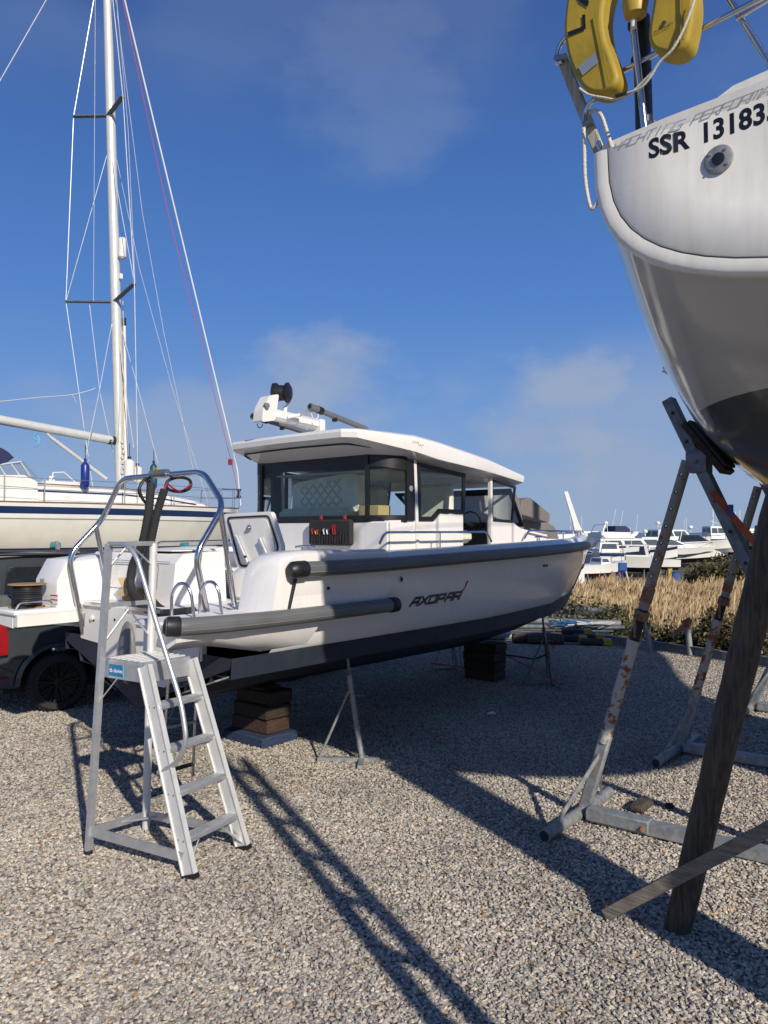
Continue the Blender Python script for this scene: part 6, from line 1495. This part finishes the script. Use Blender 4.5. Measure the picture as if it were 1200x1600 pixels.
# kerb of steel channel
k0 = KP + KD * -1.2; grpk = 'dark steel channels edging the yard'
cnt = 0
for t0, t1, lab in ((-1.6, .45, 'dark steel kerb channel nearest the mast pile'), (.46, 1.75, 'steel kerb channel between the nearest and second prop'), (1.76, 2.35, 'short steel kerb channel behind the second prop'), (2.36, 3.6, 'steel kerb channel behind the leaning timber post'), (3.61, 6.5, 'steel kerb channel at the right edge of the yard')):
    a = KP + KD * t0; b_ = KP + KD * t1; mb = MB(); H2 = V((0, 0, .11 + .01 * (cnt % 2))); H2.z -= .03; mb.bar(a + H2, b_ + H2, .012, .15); mb.bar(a + H2 + V((0, 0, .073)) - KN * .03, b_ + H2 + V((0, 0, .073)) - KN * .03, .07, .010); mb.bar(a + H2 - V((0, 0, .073)) - KN * .03, b_ + H2 - V((0, 0, .073)) - KN * .03, .07, .010)
    tag(mb.build('kerb_channel', GALVD if cnt % 2 else GALV), lab, 'kerb', grpk); cnt += 1
bp = thing('pipe_post', 'grey bent pipe post standing behind the nearest rusty prop', 'post', G(1020, 1010)); bp.location.z = 0
p = D(1016, 1011, 13.2); bp.location = (p.x, p.y, 0)
mb = MB(); mb.tube(spline([(0, 0, 0), (-.03, 0, .25), (-.09, 0, .45), (-.10, 0, .52)], 4), .045, 10); mb.tube([(-.32, .0, 0), (-.30, .0, .45)], .02, 8); mb.build('pipe', GALV, bp)
mb = MB(); mb.bar((-.2, 0, .62), (-.02, 0, .44), .06, .08); mb.build('rusty_head', RUSTD, bp)
p = D(1079, 1017, 12.8); sp2 = thing('pipe_post', 'short grey pipe post topped by a rusty hook', 'post', (p.x, p.y, 0))
mb = MB(); mb.tube([(0, 0, 0), (-.045, 0, .50)], .048, 12); mb.build('pipe', GALV, sp2)
mb = MB(); mb.tube([(-.05, 0, .48), (-.04, 0, .58), (.0, 0, .60)], .05, 10); mb.bar((-.05, 0, .55), (-.30, 0, .34), .04, .06); mb.bar((-.03, 0, .6), (-.14, 0, .56), .03, .05); mb.build('rusty_hook', RUSTD, sp2)
p = D(1190, 1010, 11.6); mb = MB(); mb.tube([p + V((0, 0, -.1)), D(1155, 955, 12.3)], .022, 8); tag(mb.build('pipe_brace', RUSTY), 'thin pale pipe slanting out of the bramble at the right edge', 'pipe')
for px, py, r, lab in ((1046, 1265, .028, 'small black lump lying on the gravel between the two props'),):
    p = G(px, py); mb = MB(); mb.ball((p.x, p.y, r), (r * 1.3, r, r * .9), 8); tag(mb.build('lump', BLACKM), lab, 'debris')
p = G(768, 1119); mb = MB(); mb.prism([V((p.x + a, p.y + b, .02 + c)) for a, b, c in ((-.05, 0, 0), (0, -.03, .01), (.05, .0, 0), (.03, .04, .02), (-.02, .035, .015))], (0, 0, .006)); tag(mb.build('paper_scrap', STKW), 'scrap of white paper on the shaded gravel', 'litter')

# ================================================================== BOATS FAR BEHIND THE REEDS
CREAM = mat('cream boat gelcoat', (.74, .74, .70), .35, var=.04, vs=.6)  # plain off-white gelcoat colour of the far boats
BOOTT = mat('teal antifouling', (.03, .17, .19), .6); BOOTN = mat('navy antifouling', (.01, .02, .06), .6); BOOTK = mat('black antifouling', (.012, .012, .014), .6); BOOTR = mat('red antifouling', (.30, .03, .03), .6)
BCOV = mat('blue boat cover', (.02, .09, .30), .8)
def hullm(t, L, B, H0, zk, boot, sheerup=.3, stripe=None, m=CREAM):
    xs = [0, .15, .35, .55, .7, .82, .92, 1.0]; bs = [.92, .98, 1, .98, .86, .62, .33, .02]
    def zs(f): return zk + H0 + sheerup * f * f
    top = []; mb = MB()
    rings = []
    for f, b in zip(xs, bs):
        w_ = b * B / 2; z1 = zs(f); zc = zk + H0 * (.34 + .25 * f ** 3)
        rings.append([V((f * L, s_ * y, z)) for s_, y, z in ((1, w_, z1), (1, w_ * (1 - .06 - .25 * f * f), lerp(z1, zc, .5)), (1, w_ * (.9 - .35 * f * f), zc), (-1, w_ * (.9 - .35 * f * f), zc), (-1, w_ * (1 - .06 - .25 * f * f), lerp(z1, zc, .5)), (-1, w_, z1))])
    mb.loft(rings, cap=(True, True)); h = mb.build('hull', m, t)
    mb = MB(); mb.loft([[r_[2] + V((0, -.02, .001)), V((r_[0].x - (.4 * (k == 7)), 0, zk + .15 * (xs[k] ** 2) * H0)), r_[3] + V((0, .02, .001))] for k, r_ in enumerate(rings)]); mb.build('hull_bottom', boot, t)
    mb = MB()
    for s_ in (0, 5):
        r3 = [r_[s_] + V((-.05, 0, .45)) for r_ in rings[3:]]; mb.tube(r3, .022, 4)
        for p_ in r3[::2]: mb.tube([p_, p_ - V((0, 0, .45))], .018, 4)
    mb.build('bow_rail', CHROME, t)
    if stripe:
        mb = MB()
        for s_ in (0, 5): mb.loft([[r_[s_].lerp(r_[1 if s_ == 0 else 4], .12) + V((0, .012 * (1 if s_ == 0 else -1), 0)), r_[s_].lerp(r_[1 if s_ == 0 else 4], .62) + V((0, .012 * (1 if s_ == 0 else -1), 0))] for r_ in rings], closed=False)
        p_ = [rings[0][0].lerp(rings[0][1], .12), rings[0][0].lerp(rings[0][1], .62), rings[0][5].lerp(rings[0][4], .62), rings[0][5].lerp(rings[0][4], .12)]; mb.add([q + V((-.012, 0, 0)) for q in p_], [(0, 1, 2, 3)])
        mb.build('hull_stripe', stripe, t)
    return zs
def house(t, name, x0, x1, w0, w1, z0, z1, rake0=.3, rake1=.8, m=CREAM, win=True, gm=MGLASS, wz=(.35, .85)):
    R2 = [[V((x0, s_ * w0, z0)) for s_ in (1, -1)], None]
    b = [V((x0, w0, z0)), V((x0, -w0, z0)), V((x1, -w1, z0)), V((x1, w1, z0))]; tp = [V((x0 + rake0, w0 * .88, z1)), V((x0 + rake0, -w0 * .88, z1)), V((x1 - rake1, -w1 * .82, z1)), V((x1 - rake1, w1 * .82, z1))]
    mb = MB(); mb.loft([b, tp]); hs_ = mb.build(name, m, t, smooth=False)
    if win:
        for i, j in ((1, 2), (0, 3), (2, 3), (0, 1)):
            pa, pb, qa, qb = b[i], b[j], tp[i], tp[j]; n = (pb - pa).cross(qa - pa).normalized()
            cen = (sum(b, V()) + sum(tp, V())) / 8
            if (pa - cen).dot(n) < 0: n = -n
            segs = [(.06, .48), (.52, .94)] if (pb - pa).length > 2 else [(.1, .9)]
            for s0, s1 in segs:
                f = lambda s_, h: pa.lerp(pb, s_).lerp(qa.lerp(qb, s_), h) + n * .02
                mb = MB(); mb.add([f(s0, wz[0]), f(s1, wz[0]), f(s1 - .02, wz[1]), f(s0 + .02, wz[1])], [(0, 1, 2, 3)]); mb.build('window', gm, hs_, smooth=False)
    return hs_
def stands(t, L, B, zk, m=GALVD):
    for f in (.12, .45, .75):
        for s_ in (-1, 1):
            mb = MB(); mb.tube([(f * L, s_ * B * .55, 0), (f * L, s_ * B * .30, zk + .45)], .05, 6); mb.build('support', m, t)
    mb = MB(); mb.box((L * .45, 0, zk / 2), (.5, .4, zk)); mb.build('keel_block', WSLEEP, t)
def aerial(t, x, y, z, h, lean=.15, r=.022, nm='aerial'):
    mb = MB(); mb.tube([(x, y, z), (x + lean, y, z + h)], r, 5); mb.build(nm, RADOME, t)
def dome(t, x, y, z, r=.22):
    mb = MB(); mb.tube([(x, y, z - .35), (x, y, z - .05)], .05, 6); mb.ball((x, y, z + r * .5), (r, r, r * .8), 12); mb.build('radar_dome', RADOME, t)
def place(name, lab, px, Y, deg, lift=0):
    Y *= 1.13; p = D(px, 832, Y); t = thing(name, lab, 'boat', (p.x, p.y, gz(p.x, p.y) + lift), R_(deg), 'boats parked ashore behind the reeds'); return t
# flybridge trawler yacht
t = place('motor_yacht', 'white flybridge motor yacht with navy canvas nearest the cabin boat bow', 912, 62, 12); hullm(t, 9.5, 3.2, 1.35, .55, BOOTK, .5, NAVYG); stands(t, 9.5, 3.2, .55)
house(t, 'deckhouse', 1.0, 6.3, 1.25, 1.0, 1.85, 3.05, .1, .9); house(t, 'flybridge', 1.2, 4.6, 1.2, 1.0, 3.07, 3.65, 0, .5, win=False); house(t, 'canvas_screen', 2.6, 4.4, 1.0, .9, 3.66, 4.2, .1, .6, CANVAS, win=False)
aerial(t, 3.0, .5, 3.6, 2.2, .5); aerial(t, 3.2, -.6, 3.6, 2.0, .4); dome(t, 2.2, 0, 4.35); mb = MB(); mb.tube([(1.3, 1.1, 3.6), (1.6, 1.0, 4.3), (1.6, -1.0, 4.3), (1.3, -1.1, 3.6)], .05, 6); mb.build('radar_arch', RADOME, t)
# small cuddy, near left
t = place('speedboat', 'small white open speedboat on a low trailer under the motor yacht', 899, 47, 20, -.1); hullm(t, 4.2, 1.8, .85, .6, BOOTR, .3); house(t, 'windscreen', 1.6, 2.6, .7, .6, 1.5, 1.95, .1, .4, win=True); stands(t, 4.2, 1.8, .6)
# end-on sloop hull with teal bottom
t = place('motor_sailer', 'white boat seen stern on with navy band and teal bottom', 956, 50, 82, -.1); hullm(t, 7.5, 1.95, 1.5, .75, BOOTT, .3, NAVYG); stands(t, 7.5, 1.9, .75); house(t, 'cabin', 1.2, 5.0, .75, .6, 2.2, 2.95, .1, .6); aerial(t, 2, 0, 2.9, 1.6, .3); dome(t, 3, .1, 3.3, .2)
mb = MB(); mb.tube([(0, -.8, 2.2), (-.1, -.7, 2.8), (-.1, .7, 2.8), (0, .8, 2.2)], .03, 6); mb.build('stern_rail', CHROME, t)
# large sports cruiser
t = place('sports_cruiser', 'large sleek white sports cruiser with arched side window behind the nearest prop', 958, 66, 4); hullm(t, 11.5, 3.5, 1.45, .5, BOOTK, .35); stands(t, 11.5, 3.5, .5)
house(t, 'deckhouse', 1.6, 8.2, 1.4, .9, 1.9, 3.1, .8, 3.0, wz=(.38, .82)); mb = MB(); mb.loft([[V((2.0, y, 3.0)), V((2.5, y * .9, 3.65)), V((3.0, y * .9, 3.65)), V((2.7, y, 3.0))] for y in (1.3, 1.15)]); mb.build('radar_arch', CREAM, t); dome(t, 3.2, 0, 3.55, .25); aerial(t, 2.6, .8, 3.6, 1.8, .2); aerial(t, 4.2, -.8, 3.1, 1.2, .2)
mb = MB(); mb.add([(2.0, -1.76, 1.55), (9.6, -.98, 1.75), (6.5, -1.6, 1.25), (2.4, -1.78, 1.15)], [(0, 1, 2, 3)]); mb.build('hull_window', DGLASS, t, smooth=False)
t = place('motor_cruiser', 'white motor cruiser with wide dark aft window between the two props', 1028, 55, 158, -.15); hullm(t, 8.5, 3.0, 1.3, .5, BOOTN, .4); stands(t, 8.5, 3.0, .5); house(t, 'deckhouse', .6, 4.8, 1.25, 1.0, 1.75, 2.75, .2, 1.2, wz=(.2, .9), gm=DGLASS); aerial(t, 2, .6, 2.7, 1.5, .1)
t = place('speedboat', 'white speedboat with black canopy raised high on a stand', 1042, 68, -22, .9); hullm(t, 6.6, 2.7, 1.05, .5, CREAM, .45); stands(t, 6.6, 2.7, .5); house(t, 'canopy', 1.0, 4.2, 1.05, .75, 1.5, 2.3, .2, 1.3, CANVAS, gm=DGLASS); dome(t, 2.2, 0, 2.9, .25); aerial(t, 1.6, .5, 2.3, 1.5, 0); aerial(t, 1.8, -.5, 2.3, 1.7, 0)
mb = MB(); mb.tube([(1.2, 1.0, 1.55), (1.4, .9, 2.6), (1.4, -.9, 2.6), (1.2, -1.0, 1.55)], .045, 6); mb.build('radar_arch', RADOME, t)
t = place('motor_yacht', 'white and cream motor yacht mostly hidden behind the sports cruiser', 1004, 74, 18); hullm(t, 9, 3.1, 1.6, .6, BOOTN, .4); stands(t, 9, 3, .6); house(t, 'deckhouse', 1, 6, 1.3, 1, 2.2, 3.3, .2, 1.1); aerial(t, 3, 0, 3.3, 2.1, .2); dome(t, 2, 0, 3.9, .25)
t = place('dayboat', 'low white dayboat in front of the raised speedboat', 1058, 58, 175, -.1); hullm(t, 6, 2.2, .9, .5, BOOTN, .3); stands(t, 6, 2.2, .5); house(t, 'cabin', 2, 4.6, .8, .6, 1.35, 1.85, .2, .6, gm=DGLASS)
t = place('ferry_boat', 'white ferry boat with a row of windows and a tall signal mast', 1098, 88, 6, .35); hullm(t, 9, 3.2, 1.2, .5, BOOTK, .4, BLACKM); house(t, 'wheelhouse', .5, 2.6, 1.2, 1.2, 1.7, 3.3, 0, .3, wz=(.45, .85)); hs_ = house(t, 'saloon', 2.8, 7.4, 1.3, 1.2, 1.7, 3.0, 0, .2, win=False)
for k in range(7):
    mb = MB(); x = 3.1 + k * .6; mb.add([(x, -1.31, 2.1), (x + .4, -1.31, 2.1), (x + .4, -1.27, 2.7), (x, -1.27, 2.7)], [(0, 1, 2, 3)]); mb.build('window', DGLASS, hs_, smooth=False)
mb = MB(); mb.tube([(1.4, 0, 3.3), (1.4, 0, 6.3)], .07, 6); mb.tube([(1.4, -.5, 4.4), (1.4, .5, 4.4)], .03, 5); mb.tube([(1.0, 0, 4.0), (2.2, 0, 3.6)], .03, 5); mb.build('signal_mast', RADOME, t); aerial(t, 4.5, 0, 3.0, 2.2, .0, .06); aerial(t, 5.1, 0, 3.0, 2.4, .0, .04)
t = place('motor_boat', 'small white motor boat right of the ferry boat', 1142, 84, 12, .35); hullm(t, 6, 2.4, 1.2, .5, BOOTN, .3); house(t, 'cabin', 1.5, 4.5, 1, .8, 1.7, 2.6, .2, .5); aerial(t, 2, 0, 2.6, 1.4, 0)
t = place('workboat', 'dark hulled workboat between the timber post and the second prop', 1160, 76, 8, .35); hullm(t, 8, 2.8, 1.5, .5, BOOTK, .4, m=DARKM); house(t, 'wheelhouse', 2, 4.2, 1, .9, 2.1, 3.3, .1, .4, m=DARKM, gm=MGLASS); aerial(t, 2.5, 0, 3.3, 1.6, .3); mb = MB(); mb.tube([(4.5, .3, 2.3), (3.5, .3, 3.9)], .07, 6); mb.build('derrick', ALU2, t)
t = place('motor_boat', 'white boat showing only its aerial and radar arch beyond the bow rail', 872, 70, 5); hullm(t, 8, 3, 1.6, .6, BOOTN, .4); stands(t, 8, 3, .6); house(t, 'deckhouse', 1, 5, 1.3, 1, 2.2, 3.4, .2, 1.1); dome(t, 1.8, 0, 4.2, .3); aerial(t, 1.4, .3, 3.4, 1.8, .0); aerial(t, 2.4, -.3, 3.4, 1.5, .0)
p = D(905, 835, 44); p2 = D(884, 768, 44)
wb = thing('folded_mast', 'tall tapering white mast standing beyond the bow rail', 'mast', (p.x, p.y, gz(p.x, p.y)))
mb = MB(); mb.loft([[q + V((a * s_, b * s_, 0)) for a, b in ((-.2, -.1), (.2, -.1), (.2, .1), (-.2, .1))] for q, s_ in ((V((p.x, p.y, gz(p.x, p.y))), 1.3), (p, 1.2), (p.lerp(p2, .3), .75), (p2, .55))]); mb.build('mast_shaft', RADOME, wb, world=True)
p = D(973, 920, 46); t = thing('trestle', 'blue trestle standing under the boats behind the reeds', 'trestle', (p.x, p.y, gz(p.x, p.y)))
for a, b in ((-.5, 0), (.5, 0), (0, .3)): mb = MB(); mb.tube([(a, b, 0), (a * .2, 0, 1.7)], .05, 6); mb.build('leg', ALU2 if a > 0 else BLUEP, t)
mb = MB(); mb.box((0, 0, 1.55), (.5, .2, .5), bev=.04); mb.build('blue_cover', BCOV, t)
p = D(1054, 890, 52); t = thing('barrel', 'blue drum standing under the motor cruiser behind the reeds', 'barrel', (p.x, p.y, gz(p.x, p.y))); mb = MB(); mb.tube([(0, 0, 0), (0, 0, .9)], .3, 12); mb.build('drum', BCOV, t); mb = MB(); mb.tube([(0, 0, .9), (0, 0, .93)], .28, 12); mb.build('drum_lid', BLACKM, t)
p = D(1046, 888, 51); mb = MB(); mb.box((p.x, p.y, gz(p.x, p.y) + .6), (.2, .2, 1.2)); tag(mb.build('marker_post', YEL), 'short yellow post beside the blue drum behind the reeds', 'post')
p = D(958, 905, 46); mb = MB(); mb.box((p.x, p.y, gz(p.x, p.y) + .6), (.22, .22, 1.3)); tag(mb.build('timber_prop', WPLANK), 'pale timber prop under the teal bottomed boat', 'post')
# ------------------------------------------------------------------ render settings
SC.render.engine = 'CYCLES'
SC.cycles.use_denoising = True
try: SC.cycles.denoiser = 'OPENIMAGEDENOISE'
except Exception: pass
SC.cycles.max_bounces = 6; SC.cycles.transparent_max_bounces = 12
SC.view_settings.view_transform = 'Standard'; SC.view_settings.look = 'None'; SC.view_settings.exposure = 0; SC.view_settings.gamma = 1
SC.render.resolution_x = 768; SC.render.resolution_y = 1024
